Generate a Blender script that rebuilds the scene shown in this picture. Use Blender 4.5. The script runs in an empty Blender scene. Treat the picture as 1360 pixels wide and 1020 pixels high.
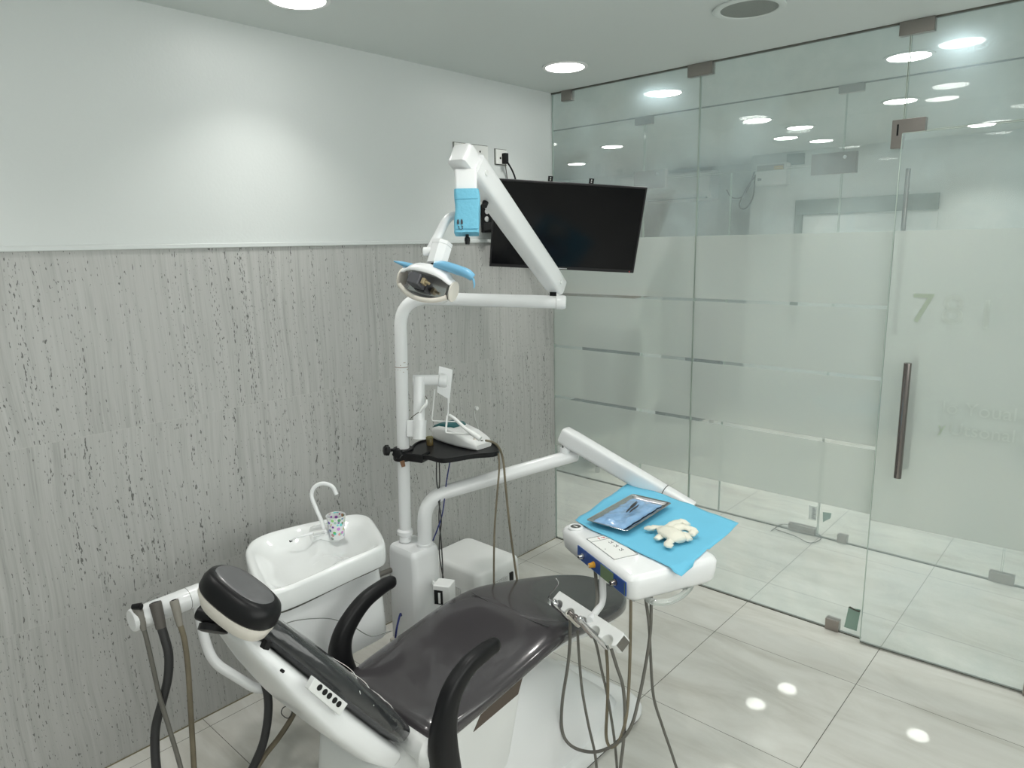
import bpy, bmesh, math, random
from mathutils import Vector, Matrix, noise
random.seed(4)
V = Vector
SC = bpy.context.scene
COL = SC.collection
PI = math.pi

# ------------------------------------------------------------------ camera
F = 930.317
CAM = V((2.4141, -3.0026, 1.6932))
RT = V((0.742259, 0.669779, -0.021157)); UP = V((-0.116268, 0.159814, 0.980276)); FW = V((-0.659949, 0.725159, -0.196497))
cd = bpy.data.cameras.new('camera'); cam = bpy.data.objects.new('camera', cd); COL.objects.link(cam)
cd.sensor_width = 36; cd.lens = F * 36 / 1360; cd.clip_start = 0.02
cam.matrix_world = Matrix(((RT.x, UP.x, -FW.x, CAM.x), (RT.y, UP.y, -FW.y, CAM.y), (RT.z, UP.z, -FW.z, CAM.z), (0, 0, 0, 1)))
SC.camera = cam

def ray(px, py):
    return FW + RT * ((px - 680) / F) - UP * ((py - 510) / F)
def pt(px, py, x=None, y=None, z=None, d=None, pl=None):
    """where the line of sight through a pixel meets a known plane of the room"""
    r = ray(px, py)
    if x is not None: t = (x - CAM.x) / r.x
    elif y is not None: t = (y - CAM.y) / r.y
    elif z is not None: t = (z - CAM.z) / r.z
    elif d is not None: t = d
    else: t = (pl[0] - CAM).dot(pl[1]) / r.dot(pl[1])
    return CAM + r * t

# ------------------------------------------------------------------ materials
MATS = {}
def newmat(name):
    m = bpy.data.materials.new(name); m.use_nodes = True
    nt = m.node_tree; nt.nodes.clear()
    return m, nt
class NT:
    def __init__(s, nt): s.nt = nt
    def n(s, t, **k):
        nd = s.nt.nodes.new(t)
        for a, b in k.items():
            if a.startswith('i_'):
                key = a[2:]; key = int(key) if key.isdigit() else key.replace('_', ' ')
                nd.inputs[key].default_value = b
            else: setattr(nd, a, b)
        return nd
    def l(s, a, b): s.nt.links.new(a, b)
    def math(s, op, a, b=None, c=None):
        nd = s.nt.nodes.new('ShaderNodeMath'); nd.operation = op
        for i, v in enumerate((a, b, c)):
            if v is None: continue
            if isinstance(v, (int, float)): nd.inputs[i].default_value = v
            else: s.l(v, nd.inputs[i])
        return nd.outputs[0]
    def mixc(s, fac, a, b):
        nd = s.nt.nodes.new('ShaderNodeMix'); nd.data_type = 'RGBA'
        if isinstance(fac, (int, float)): nd.inputs[0].default_value = fac
        else: s.l(fac, nd.inputs[0])
        for i, v in ((6, a), (7, b)):
            if isinstance(v, tuple): nd.inputs[i].default_value = v if len(v) == 4 else v + (1,)
            else: s.l(v, nd.inputs[i])
        return nd.outputs[2]
    def ramp(s, fac, stops, interp='LINEAR'):
        nd = s.nt.nodes.new('ShaderNodeValToRGB'); cr = nd.color_ramp; cr.interpolation = interp
        while len(cr.elements) < len(stops): cr.elements.new(.5)
        for e, (p, c) in zip(cr.elements, stops):
            e.position = p; e.color = (c, c, c, 1) if isinstance(c, (int, float)) else (c if len(c) == 4 else c + (1,))
        s.l(fac, nd.inputs[0]); return nd.outputs[0]
def srgb(r, g, b):
    f = lambda c: (c / 255 / 12.92) if c <= 10 else ((c / 255 + .055) / 1.055) ** 2.4
    return (f(r), f(g), f(b))
def simple(name, col, rough=.4, metal=0., bump=0., bscale=60., var=.04, coat=0., spec=.5, vscale=8., trans=0., ior=1.45, sheen=0.):
    """plain surface with a little procedural unevenness of tone, gloss and relief"""
    m, nt = newmat(name); g = NT(nt)
    out = g.n('ShaderNodeOutputMaterial'); p = g.n('ShaderNodeBsdfPrincipled')
    tc = g.n('ShaderNodeTexCoord'); nz = g.n('ShaderNodeTexNoise', i_Scale=vscale, i_Detail=4.)
    g.l(tc.outputs['Object'], nz.inputs['Vector'])
    c = g.mixc(nz.outputs[0], tuple(min(1, x * (1 - var * 2)) for x in col), tuple(min(1, x * (1 + var * 2)) for x in col))
    g.l(c, p.inputs['Base Color'])
    ra = .02 if coat else .08; rr = g.math('MULTIPLY_ADD', nz.outputs[0], ra, max(0., rough - ra / 2)); g.l(rr, p.inputs['Roughness'])
    p.inputs['Metallic'].default_value = metal; p.inputs['Coat Weight'].default_value = coat; p.inputs['Coat Roughness'].default_value = .05
    p.inputs['Specular IOR Level'].default_value = spec; p.inputs['IOR'].default_value = ior
    p.inputs['Transmission Weight'].default_value = trans
    if bump:
        n2 = g.n('ShaderNodeTexNoise', i_Scale=bscale, i_Detail=3.); g.l(tc.outputs['Object'], n2.inputs['Vector'])
        b = g.n('ShaderNodeBump', i_Strength=bump, i_Distance=.004); g.l(n2.outputs[0], b.inputs['Height']); g.l(b.outputs[0], p.inputs['Normal'])
    g.l(p.outputs[0], out.inputs[0]); MATS[name] = m
    return m
white = simple('white_enamel', (.80, .81, .82), .28, coat=.4, var=.012)
whiteb = simple('white_plastic', (.74, .75, .745), .38, var=.02)
cream = simple('cream_plastic', (.72, .68, .62), .4, var=.05)
basin_m = simple('basin_ceramic', (.86, .88, .88), .12, coat=.7, var=.01)
plaster = simple('wall_plaster', (.64, .67, .665), .38, var=.015, bump=.12, bscale=90, vscale=1.2, spec=.4)
ceil_m = simple('ceiling_paint', (.62, .66, .645), .7, var=.01, bump=.08, bscale=40, vscale=1.)
vinyl = simple('dark_vinyl', (.052, .048, .052), .2, coat=.5, var=.1, bump=.1, bscale=14, vscale=3)
vinyl2 = simple('grey_vinyl', (.12, .12, .125), .3, coat=.2, var=.1, bump=.2, bscale=20)
black = simple('black_plastic', (.008, .008, .009), .38, var=.1, spec=.3)
blackg = simple('black_rubber', (.02, .02, .02), .55, var=.15)
hose_g = simple('grey_hose', (.13, .125, .11), .45, var=.15, vscale=25)
hose_b = simple('brown_hose', (.17, .145, .10), .5, var=.3, vscale=12)
hose_d = simple('dark_hose', (.035, .035, .036), .5, var=.15)
metal = simple('brushed_steel', (.34, .31, .29), .32, metal=1., var=.08, bump=.1, bscale=120)
chrome = simple('chrome', (.62, .62, .63), .14, metal=1., var=.03)
hndl_m = simple('handle_steel', (.30, .27, .26), .2, metal=1., var=.05)
drape_m = simple('blue_drape', srgb(108, 190, 222), .7, var=.03, bump=.35, bscale=35)
bluep = simple('blue_film', srgb(120, 178, 212), .3, var=.08, bump=.3, bscale=60)
maskm = simple('mask_fabric', srgb(112, 182, 208), .75, var=.06, bump=.4, bscale=90)
glovem = simple('latex', (.78, .76, .66), .5, var=.06, bump=.5, bscale=70)
teal = simple('teal_plastic', srgb(22, 88, 92), .35, var=.05)
panelblue = simple('panel_blue', srgb(30, 70, 140), .4, var=.05)
lcd = simple('lcd_green', srgb(105, 125, 95), .25, var=.03)
yellow = simple('ochre_knob', srgb(200, 145, 45), .4, var=.05)
inkm = simple('dark_ink', (.05, .05, .06), .6)
redm = simple('red_ink', srgb(190, 60, 70), .6)
screen_m = simple('tv_screen', (.003, .0035, .005), .10, var=.05, spec=.25)
tvm = simple('tv_bezel', (.015, .014, .016), .3, var=.05)
paper = simple('paper', (.78, .79, .77), .7, var=.02)
seal = simple('dirty_joint_and_shade', (.10, .10, .085), .7, var=.3, vscale=30)  # dirty joints, and the strips painted as shadow
jarm = simple('amber_jar', srgb(95, 82, 50), .25, var=.2, vscale=60)
blueblack = simple('blue_cable', srgb(35, 45, 110), .5)
floorcab = simple('dark_upholstery', (.03, .034, .036), .5, var=.1)
woodm = simple('brown_wood', srgb(120, 92, 66), .5, var=.15)
spkm = simple('speaker_mesh', (.26, .28, .26), .7, bump=.8, bscale=300)
stickg = simple('green_sticker', srgb(135, 160, 148), .6, var=.08)
glassm_solid = simple('clear_plastic', (.85, .88, .86), .1, var=.01, trans=.75)

def tile_floor():
    m, nt = newmat('floor_tiles'); g = NT(nt)
    out = g.n('ShaderNodeOutputMaterial'); p = g.n('ShaderNodeBsdfPrincipled'); geo = g.n('ShaderNodeNewGeometry')
    sx = g.n('ShaderNodeSeparateXYZ'); g.l(geo.outputs['Position'], sx.inputs[0])
    def line(co, off, per, w):
        a = g.math('SUBTRACT', co, off); a = g.math('DIVIDE', a, per); fl = g.math('ROUND', a); dd = g.math('ABSOLUTE', g.math('SUBTRACT', a, fl))
        return g.math('LESS_THAN', dd, w / per), fl
    lx, ix = line(sx.outputs[0], 1.168, .583, .0014); ly, iy = line(sx.outputs[1], -.342, .583, .0011)
    # narrow cut row along the left wall
    cut = g.math('LESS_THAN', g.math('ABSOLUTE', g.math('SUBTRACT', sx.outputs[0], .068)), .0012)
    lx = g.math('MULTIPLY', lx, g.math('GREATER_THAN', sx.outputs[0], .3))
    grout = g.math('MAXIMUM', g.math('MAXIMUM', lx, ly), cut)
    # streaked polished porcelain
    mp = g.n('ShaderNodeMapping'); g.l(geo.outputs['Position'], mp.inputs[0]); mp.inputs['Scale'].default_value = (1.2, 4.5, 1); mp.inputs['Rotation'].default_value = (0, 0, .45)
    n1 = g.n('ShaderNodeTexNoise', i_Scale=1.6, i_Detail=7., i_Roughness=.6, i_Distortion=.6); g.l(mp.outputs[0], n1.inputs[0])
    c = g.ramp(n1.outputs[0], [(.3, (.50, .485, .44)), (.5, (.60, .59, .55)), (.7, (.67, .665, .63))])
    n2 = g.n('ShaderNodeTexNoise', i_Scale=38., i_Detail=5.); g.l(geo.outputs['Position'], n2.inputs[0])
    dirt = g.ramp(n2.outputs[0], [(.72, 0.), (.78, .5)])
    c = g.mixc(g.math('MULTIPLY', dirt, .35), c, (.25, .23, .19))
    c = g.mixc(grout, c, (.09, .085, .07))
    g.l(c, p.inputs['Base Color'])
    p.inputs['Specular IOR Level'].default_value = .55
    r = g.math('MULTIPLY_ADD', n1.outputs[0], .03, .015); g.l(g.math('MULTIPLY_ADD', grout, .5, r), p.inputs['Roughness'])
    g.l(p.outputs[0], out.inputs[0]); return m
def stone():
    m, nt = newmat('travertine_cladding'); g = NT(nt)
    out = g.n('ShaderNodeOutputMaterial'); p = g.n('ShaderNodeBsdfPrincipled'); geo = g.n('ShaderNodeNewGeometry')
    pos = geo.outputs['Position']; sx = g.n('ShaderNodeSeparateXYZ'); g.l(pos, sx.inputs[0])
    zz = sx.outputs[2]
    row = g.math('ADD', g.math('GREATER_THAN', zz, .574), g.math('GREATER_THAN', zz, 1.132))
    comb = g.n('ShaderNodeCombineXYZ'); g.l(g.math('MULTIPLY', row, 3.7), comb.inputs[0]); g.l(sx.outputs[1], comb.inputs[1]); g.l(zz, comb.inputs[2])
    # gentle sideways drift of the veins
    nw = g.n('ShaderNodeTexNoise', i_Scale=1.3, i_Detail=1.); g.l(comb.outputs[0], nw.inputs[0])
    wob = g.math('MULTIPLY_ADD', nw.outputs[0], .10, -.05)
    c2 = g.n('ShaderNodeCombineXYZ'); g.l(g.math('MULTIPLY', row, 3.7), c2.inputs[0]); g.l(g.math('ADD', sx.outputs[1], wob), c2.inputs[1]); g.l(zz, c2.inputs[2])
    def nse(sc, scale, det=5., rough=.55):
        mp = g.n('ShaderNodeMapping'); g.l(c2.outputs[0], mp.inputs[0]); mp.inputs['Scale'].default_value = sc
        n = g.n('ShaderNodeTexNoise', i_Scale=scale, i_Detail=det, i_Roughness=rough); g.l(mp.outputs[0], n.inputs[0]); return n.outputs[0]
    big = nse((1, 7, .5), 1.3); fine = nse((1, 34, .9), 1.6, 8., .68); finer = nse((1, 150, 4), 1.4, 4.)
    c = g.ramp(fine, [(.28, (.29, .29, .28)), (.45, (.42, .422, .41)), (.7, (.52, .52, .51))])
    c = g.mixc(g.ramp(big, [(.35, 0.), (.65, .8)]), c, (.47, .47, .46))
    c = g.mixc(g.ramp(finer, [(.33, .22), (.48, 0.)]), c, (.24, .25, .24))
    # pits: short vertical flecks gathered along the veins
    mp = g.n('ShaderNodeMapping'); g.l(c2.outputs[0], mp.inputs[0]); mp.inputs['Scale'].default_value = (1, 1, .27)
    vo = g.n('ShaderNodeTexNoise', i_Scale=215., i_Detail=1.2, i_Roughness=.5); g.l(mp.outputs[0], vo.inputs[0])
    dens = nse((1, 30, .22), 1.5, 3.)
    thr = g.math('MULTIPLY_ADD', dens, -.50, .94)
    pit = g.math('GREATER_THAN', vo.outputs[0], thr)
    c = g.mixc(g.math('MULTIPLY', pit, .8), c, (.07, .07, .065))
    seam = g.math('MAXIMUM', g.math('LESS_THAN', g.math('ABSOLUTE', g.math('SUBTRACT', zz, .574)), .0012), g.math('LESS_THAN', g.math('ABSOLUTE', g.math('SUBTRACT', zz, 1.132)), .0012))
    c = g.mixc(g.math('MULTIPLY', seam, .5), c, (.5, .5, .48))
    g.l(c, p.inputs['Base Color']); p.inputs['Roughness'].default_value = .42; p.inputs['Specular IOR Level'].default_value = .4
    b = g.n('ShaderNodeBump', i_Strength=.4, i_Distance=.001); g.l(g.math('SUBTRACT', 1., pit), b.inputs['Height']); g.l(b.outputs[0], p.inputs['Normal'])
    g.l(p.outputs[0], out.inputs[0]); return m
def pane(name, tint=(.94, .965, .945), haze=.1, dust=.6):
    """thin clear glass: straight transmission, a mirror reflection and a faint soft lobe from finger grease"""
    m, nt = newmat(name); g = NT(nt)
    out = g.n('ShaderNodeOutputMaterial'); geo = g.n('ShaderNodeNewGeometry')
    tr = g.n('ShaderNodeBsdfTransparent', i_Color=tint + (1,)); tr2 = g.n('ShaderNodeBsdfTransparent', i_Color=(1, 1, 1, 1))
    gl = g.n('ShaderNodeBsdfGlossy', i_Roughness=.0); fr = g.n('ShaderNodeFresnel', i_IOR=1.75)
    mx = g.n('ShaderNodeMixShader'); g.l(fr.outputs[0], mx.inputs[0]); g.l(tr.outputs[0], mx.inputs[1]); g.l(gl.outputs[0], mx.inputs[2])
    gr = g.n('ShaderNodeBsdfGlossy', i_Roughness=.27, i_Color=(.70, .92, 1, 1))
    nz = g.n('ShaderNodeTexNoise', i_Scale=3.5, i_Detail=6., i_Roughness=.65); g.l(geo.outputs['Position'], nz.inputs[0])
    mp = g.n('ShaderNodeMapRange', i_1=.35, i_2=.75, i_3=haze * .35, i_4=haze); g.l(nz.outputs[0], mp.inputs[0])
    m2 = g.n('ShaderNodeMixShader'); g.l(mp.outputs[0], m2.inputs[0]); g.l(mx.outputs[0], m2.inputs[1]); g.l(gr.outputs[0], m2.inputs[2])
    dus = g.n('ShaderNodeBsdfDiffuse', i_Color=(.85, .92, .9, 1)); dtl = g.n('ShaderNodeBsdfTranslucent', i_Color=(.85, .92, .9, 1)); dm = g.n('ShaderNodeMixShader', i_0=.5); g.l(dus.outputs[0], dm.inputs[1]); g.l(dtl.outputs[0], dm.inputs[2])
    m2b = g.n('ShaderNodeMixShader'); g.l(g.math('MULTIPLY', mp.outputs[0], dust), m2b.inputs[0]); g.l(m2.outputs[0], m2b.inputs[1]); g.l(dm.outputs[0], m2b.inputs[2]); m2 = m2b
    m3 = g.n('ShaderNodeMixShader'); g.l(geo.outputs['Backfacing'], m3.inputs[0]); g.l(m2.outputs[0], m3.inputs[1]); g.l(tr2.outputs[0], m3.inputs[2])
    g.l(m3.outputs[0], out.inputs[0]); return m
def frosted(name, col=(.91, .935, .915), diff=.42):
    m, nt = newmat(name); g = NT(nt)
    out = g.n('ShaderNodeOutputMaterial')
    rf = g.n('ShaderNodeBsdfRefraction', i_Color=col + (1,), i_Roughness=.14, i_IOR=1.3)
    df = g.n('ShaderNodeBsdfDiffuse', i_Color=col + (1,)); tl = g.n('ShaderNodeBsdfTranslucent', i_Color=col + (1,))
    a = g.n('ShaderNodeMixShader', i_0=.45); g.l(df.outputs[0], a.inputs[1]); g.l(tl.outputs[0], a.inputs[2])
    b = g.n('ShaderNodeMixShader', i_0=diff); g.l(rf.outputs[0], b.inputs[1]); g.l(a.outputs[0], b.inputs[2])
    fr = g.n('ShaderNodeFresnel', i_IOR=1.4); gl = g.n('ShaderNodeBsdfGlossy', i_Roughness=.03)
    c = g.n('ShaderNodeMixShader'); g.l(fr.outputs[0], c.inputs[0]); g.l(b.outputs[0], c.inputs[1]); g.l(gl.outputs[0], c.inputs[2])
    geo = g.n('ShaderNodeNewGeometry'); d = g.n('ShaderNodeMixShader'); g.l(geo.outputs['Backfacing'], d.inputs[0]); g.l(c.outputs[0], d.inputs[1]); g.l(b.outputs[0], d.inputs[2])
    g.l(d.outputs[0], out.inputs[0]); return m
def emit(name, col, s):
    m, nt = newmat(name); g = NT(nt); out = g.n('ShaderNodeOutputMaterial'); e = g.n('ShaderNodeEmission', i_Color=col + (1,), i_Strength=s)
    g.l(e.outputs[0], out.inputs[0]); return m
def cup_mat():
    m, nt = newmat('printed_cup_paper'); g = NT(nt); out = g.n('ShaderNodeOutputMaterial'); p = g.n('ShaderNodeBsdfPrincipled'); tc = g.n('ShaderNodeTexCoord')
    vo = g.n('ShaderNodeTexVoronoi', i_Scale=70.); g.l(tc.outputs['Object'], vo.inputs[0])
    spot = g.math('LESS_THAN', vo.outputs['Distance'], .42)
    hs = g.n('ShaderNodeHueSaturation', i_Saturation=.9, i_Value=.75); g.l(vo.outputs['Color'], hs.inputs['Color'])
    g.l(g.mixc(spot, (.8, .8, .82), hs.outputs[0]), p.inputs['Base Color']); p.inputs['Roughness'].default_value = .5
    g.l(p.outputs[0], out.inputs[0]); return m
floor_m = tile_floor(); stone_m = stone(); glass = pane('clear_glass', haze=.42); glass2 = pane('clear_glass_far', haze=.05)
film = frosted('frosted_film'); film_t = frosted('thin_frosted_film', (.94, .97, .945), .46)
edge_m = simple('glass_edge', srgb(185, 198, 188), .15, var=.2, vscale=4)
lamp_e = emit('led_diffuser', (1., .985, .95), 13.)
cupm = cup_mat()
def grille_mat():
    m, nt = newmat('perforated_white'); g = NT(nt); out = g.n('ShaderNodeOutputMaterial'); p = g.n('ShaderNodeBsdfPrincipled'); tc = g.n('ShaderNodeTexCoord')
    vo = g.n('ShaderNodeTexVoronoi', i_Scale=135., i_Randomness=0.); g.l(tc.outputs['Object'], vo.inputs[0])
    g.l(g.mixc(g.math('LESS_THAN', vo.outputs['Distance'], .33), (.75, .76, .75), (.04, .04, .04)), p.inputs['Base Color']); g.l(p.outputs[0], out.inputs[0]); return m
grille_m = grille_mat()

# ------------------------------------------------------------------ mesh helpers
def obj(name, bm, mat, parent=None, smooth=40, bevel=0., bseg=2, sub=0, world=True, norm=True):
    if norm: bmesh.ops.recalc_face_normals(bm, faces=bm.faces[:])
    if parent is not None and world: bmesh.ops.transform(bm, matrix=wm(parent).inverted(), verts=bm.verts)
    me = bpy.data.meshes.new(name); bm.to_mesh(me); bm.free(); me.materials.append(mat)
    if smooth:
        me.shade_smooth()
        try: me.set_sharp_from_angle(angle=math.radians(smooth))
        except Exception: pass
    o = bpy.data.objects.new(name, me); COL.objects.link(o)
    if parent is not None:
        o.parent = parent
    if bevel:
        b = o.modifiers.new('bevel', 'BEVEL'); b.width = bevel; b.segments = bseg; b.limit_method = 'ANGLE'; b.angle_limit = math.radians(35); b.harden_normals = True
    if sub:
        s = o.modifiers.new('sub', 'SUBSURF'); s.levels = sub; s.render_levels = sub
    return o
def wm(o):
    m = o.matrix_basis.copy()
    while o.parent is not None:
        m = o.parent.matrix_basis @ m; o = o.parent
    return m
def thing(name, label, cat, loc=(0, 0, 0), group=None):
    o = bpy.data.objects.new(name, None); o.empty_display_size = .05; COL.objects.link(o); o.location = loc
    o['label'] = label; o['category'] = cat
    if group: o['group'] = group
    return o
def tag(o, label, cat, group=None):
    o['label'] = label; o['category'] = cat
    if group: o['group'] = group
    return o
def struct(o): o['kind'] = 'structure'; return o
def BM(): return bmesh.new()
def box(bm, lo, hi, M=None, taper=None):
    (x0, y0, z0), (x1, y1, z1) = lo, hi
    ps = [(x0, y0, z0), (x1, y0, z0), (x1, y1, z0), (x0, y1, z0), (x0, y0, z1), (x1, y0, z1), (x1, y1, z1), (x0, y1, z1)]
    vs = [bm.verts.new((M @ V(q)) if M else q) for q in ps]
    for f in ((0, 3, 2, 1), (4, 5, 6, 7), (0, 1, 5, 4), (1, 2, 6, 5), (2, 3, 7, 6), (3, 0, 4, 7)): bm.faces.new([vs[i] for i in f])
    return bm
def frame(o, x, z):
    """matrix with origin o, local X along x, local Z close to z"""
    x = V(x).normalized(); y = V(z).cross(x).normalized(); z = x.cross(y)
    return Matrix(((x.x, y.x, z.x, o[0]), (x.y, y.y, z.y, o[1]), (x.z, y.z, z.z, o[2]), (0, 0, 0, 1)))
def spline(P, n=8):
    P = [V(q) for q in P]
    if len(P) < 3: return P
    out = []
    Q = [P[0] * 2 - P[1]] + P + [P[-1] * 2 - P[-2]]
    for i in range(1, len(Q) - 2):
        a, b, c, d = Q[i - 1:i + 3]
        for k in range(n):
            t = k / n
            out.append(.5 * ((2 * b) + (c - a) * t + (2 * a - 5 * b + 4 * c - d) * t * t + (3 * b - a - 3 * c + d) * t ** 3))
    return out + [P[-1]]
def fillet(P, r, n=6):
    """polyline with rounded corners"""
    P = [V(q) for q in P]; out = [P[0]]
    for i in range(1, len(P) - 1):
        a = (P[i - 1] - P[i]); b = (P[i + 1] - P[i]); rr = min(r, a.length * .49, b.length * .49)
        s = P[i] + a.normalized() * rr; e = P[i] + b.normalized() * rr
        for k in range(n + 1):
            t = k / n; out.append(s * (1 - t) ** 2 + P[i] * 2 * t * (1 - t) + e * t * t)
    return out + [P[-1]]
def tube(bm, P, r, seg=12, flat=1., cap=True, up=None, sq=0):
    """sweep along points; r number or list; flat squashes across the second axis; sq squarer section"""
    P = [V(q) for q in P]; n = len(P); rs = r if isinstance(r, (list, tuple)) else [r] * n
    if len(rs) != n: rs = [rs[min(len(rs) - 1, int(i * (len(rs) - 1) / (n - 1)))] * (1 - (i * (len(rs) - 1) / (n - 1)) % 1) + rs[min(len(rs) - 1, int(i * (len(rs) - 1) / (n - 1)) + 1)] * ((i * (len(rs) - 1) / (n - 1)) % 1) for i in range(n)]
    T = [(P[min(i + 1, n - 1)] - P[max(i - 1, 0)]).normalized() for i in range(n)]
    u = V(up) if up is not None else (V((0, 0, 1)) if abs(T[0].z) < .9 else V((1, 0, 0)))
    rings = []
    for i in range(n):
        if up is None and i: u = u - T[i] * u.dot(T[i])
        elif up is not None: u = V(up)
        s = T[i].cross(u).normalized(); w = s.cross(T[i]).normalized(); u = w if up is None else u
        ring = []
        for k in range(seg):
            a = 2 * PI * (k + .5) / seg; ca, sa = math.cos(a), math.sin(a)
            if sq: e = 2 / sq; ca = math.copysign(abs(ca) ** e, ca); sa = math.copysign(abs(sa) ** e, sa)
            ring.append(bm.verts.new(P[i] + s * ca * rs[i] + w * sa * rs[i] * flat))
        rings.append(ring)
    for i in range(n - 1):
        for k in range(seg): bm.faces.new((rings[i][k], rings[i][(k + 1) % seg], rings[i + 1][(k + 1) % seg], rings[i + 1][k]))
    if cap: bm.faces.new(rings[0][::-1]); bm.faces.new(rings[-1])
    return bm
def loft(bm, secs, cap=True, closed=True):
    rings = [[bm.verts.new(q) for q in s] for s in secs]; n = len(rings[0])
    for i in range(len(rings) - 1):
        for k in range(n if closed else n - 1): bm.faces.new((rings[i][k], rings[i][(k + 1) % n], rings[i + 1][(k + 1) % n], rings[i + 1][k]))
    if cap: bm.faces.new(rings[0][::-1]); bm.faces.new(rings[-1])
    return bm
def lathe(bm, prof, c=(0, 0, 0), seg=28, M=None, cap=True):
    secs = []
    for r, z in prof:
        s = []
        for k in range(seg):
            a = 2 * PI * k / seg; q = V((c[0] + r * math.cos(a), c[1] + r * math.sin(a), c[2] + z)); s.append(M @ q if M else q)
        secs.append(s)
    return loft(bm, secs, cap)
def rrect(hx, hy, r, n=5):
    out = []
    for cx, cy, a0 in ((hx - r, hy - r, 0), (-hx + r, hy - r, PI / 2), (-hx + r, -hy + r, PI), (hx - r, -hy + r, 1.5 * PI)):
        for k in range(n + 1):
            a = a0 + PI / 2 * k / n; out.append((cx + r * math.cos(a), cy + r * math.sin(a)))
    return out
def superel(hx, hy, e=3, n=32):
    out = []
    for k in range(n):
        a = 2 * PI * k / n; c, s = math.cos(a), math.sin(a)
        out.append((hx * math.copysign(abs(c) ** (2 / e), c), hy * math.copysign(abs(s) ** (2 / e), s)))
    return out
def sq3(levels, M=None, n=6):
    """stack of rounded rectangles: (cx, cy, z, hx, hy, r)"""
    bm = BM(); secs = []
    for cx, cy, z, hx, hy, r in levels:
        s = [V((cx + x, cy + y, z)) for x, y in rrect(hx, hy, r, n)]
        secs.append([M @ q for q in s] if M else s)
    return loft(bm, secs)
def prism(bm, pts, a, b):
    """closed outline (3D points) swept by vector from a to b"""
    A = [bm.verts.new(V(q) + V(a)) for q in pts]; B = [bm.verts.new(V(q) + V(b)) for q in pts]; n = len(pts)
    bm.faces.new(A[::-1]); bm.faces.new(B)
    for k in range(n): bm.faces.new((A[k], A[(k + 1) % n], B[(k + 1) % n], B[k]))
    return bm
def disc_cyl(bm, c, axis, r, h, seg=20, r2=None):
    axis = V(axis).normalized(); tube(bm, [V(c), V(c) + axis * h], [r, r if r2 is None else r2], seg); return bm

# ------------------------------------------------------------------ the room
H = 2.45
struct(obj('floor', box(BM(), (-3.2, -4.6, -.1), (4.4, 5.0, 0)), floor_m, smooth=0))
struct(obj('ceiling', box(BM(), (-3.2, -4.6, H), (4.4, 5.0, H + .1)), ceil_m, smooth=0))
wl = struct(obj('wall_left', box(BM(), (-.12, -4.5, 0), (0, .012, H)), plaster, smooth=0))
wl2 = obj('stone_cladding', box(BM(), (0, -4.5, 0), (.004, -.004, 1.700)), stone_m, wl, smooth=0)
obj('plaster_ledge', box(BM(), (0, -4.5, 1.700), (.012, -.004, 1.716)), plaster, wl, smooth=0, bevel=.003)
struct(obj('wall_back', box(BM(), (-.12, -4.6, 0), (4.4, -4.5, H)), plaster, smooth=0))
b = BM(); box(b, (3.4, -4.5, 0), (3.5, -3.9, H)); box(b, (3.4, -.7, 0), (3.5, 3.6, H)); box(b, (3.4, -3.9, 0), (3.5, -.7, .85)); box(b, (3.4, -3.9, 2.25), (3.5, -.7, H)); struct(obj('wall_right', b, plaster, smooth=0))
wr = struct(obj('fill_window_9', box(BM(), (3.46, -3.9, .85), (3.47, -.7, 2.25)), emit('fill_light_pane', (.97, 1., .95), 2.5), smooth=0))  # unseen glowing window, added as soft fill for the room
b = BM()
for y in (-3.9, -2.85, -1.8, -.75): box(b, (3.41, y, .85), (3.455, y + .05, 2.25))
box(b, (3.41, -3.9, .85), (3.455, -.7, .90)); box(b, (3.41, -3.9, 2.20), (3.455, -.7, 2.25)); obj('fill_window_frame', b, whiteb, wr, smooth=0)  # frame of the added fill window
struct(obj('wall_corridor_left', box(BM(), (-3.2, .0, 0), (-3.1, 5, H)), plaster, smooth=0))
struct(obj('wall_far', box(BM(), (-.49, 3.6, 0), (4.4, 3.75, H)), plaster, smooth=0))
struct(obj('wall_far_recess', box(BM(), (-3.1, 4.2, 0), (-.49, 4.35, H)), plaster, smooth=0))
struct(obj('wall_corridor_near', box(BM(), (-3.1, -.08, 0), (-.12, .012, H)), plaster, smooth=0))
struct(obj('trim_1', box(BM(), (0.004, -4.5, 0), (.008, -.01, .0025)), simple('foot_joint', srgb(120, 112, 88), .8, var=.2, vscale=20), smooth=0))   # grimy joint along the wall foot
struct(obj('trim_2', box(BM(), (0, -.003, 0), (1.668, .013, .004)), seal, smooth=0))
struct(obj('trim_3', box(BM(), (0, -.004, H - .006), (3.4, .014, H)), seal, smooth=0))
struct(obj('trim_4', box(BM(), (-3.1, .961, 0), (3.4, .976, .006)), seal, smooth=0))
struct(obj('trim_5', box(BM(), (-3.1, .962, H - .006), (3.4, .975, H)), seal, smooth=0))

# ------------------------------------------------------------------ near glass partition
T = .010
def gpane(name, x0, x1, z0, z1, y=0., mat=glass, edges='lr', M=None):
    bm = box(BM(), (x0, y, z0), (x1, y + T, z1), M)
    w = struct(obj(name, bm, mat, smooth=0))
    e = BM(); t = .0014
    if 'l' in edges: box(e, (x0 - t, y - .0006, z0), (x0, y + T + .0006, z1), M)
    if 'r' in edges: box(e, (x1, y - .0006, z0), (x1 + t, y + T + .0006, z1), M)
    if 'b' in edges: box(e, (x0, y - .0006, z0 - t), (x1, y + T + .0006, z0), M)
    if 't' in edges: box(e, (x0, y - .0006, z1), (x1, y + T + .0006, z1 + t), M)
    if len(e.verts): obj('polished_edge', e, edge_m, w, smooth=0)
    else: e.free()
    return w
w1 = gpane('window_1', .004, .8385, .006, H - .006)
w2 = gpane('window_2', .8435, 1.6645, .006, H - .006)
w3 = gpane('window_3', 1.6715, 3.39, 2.068, H - .006, edges='lb')
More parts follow.
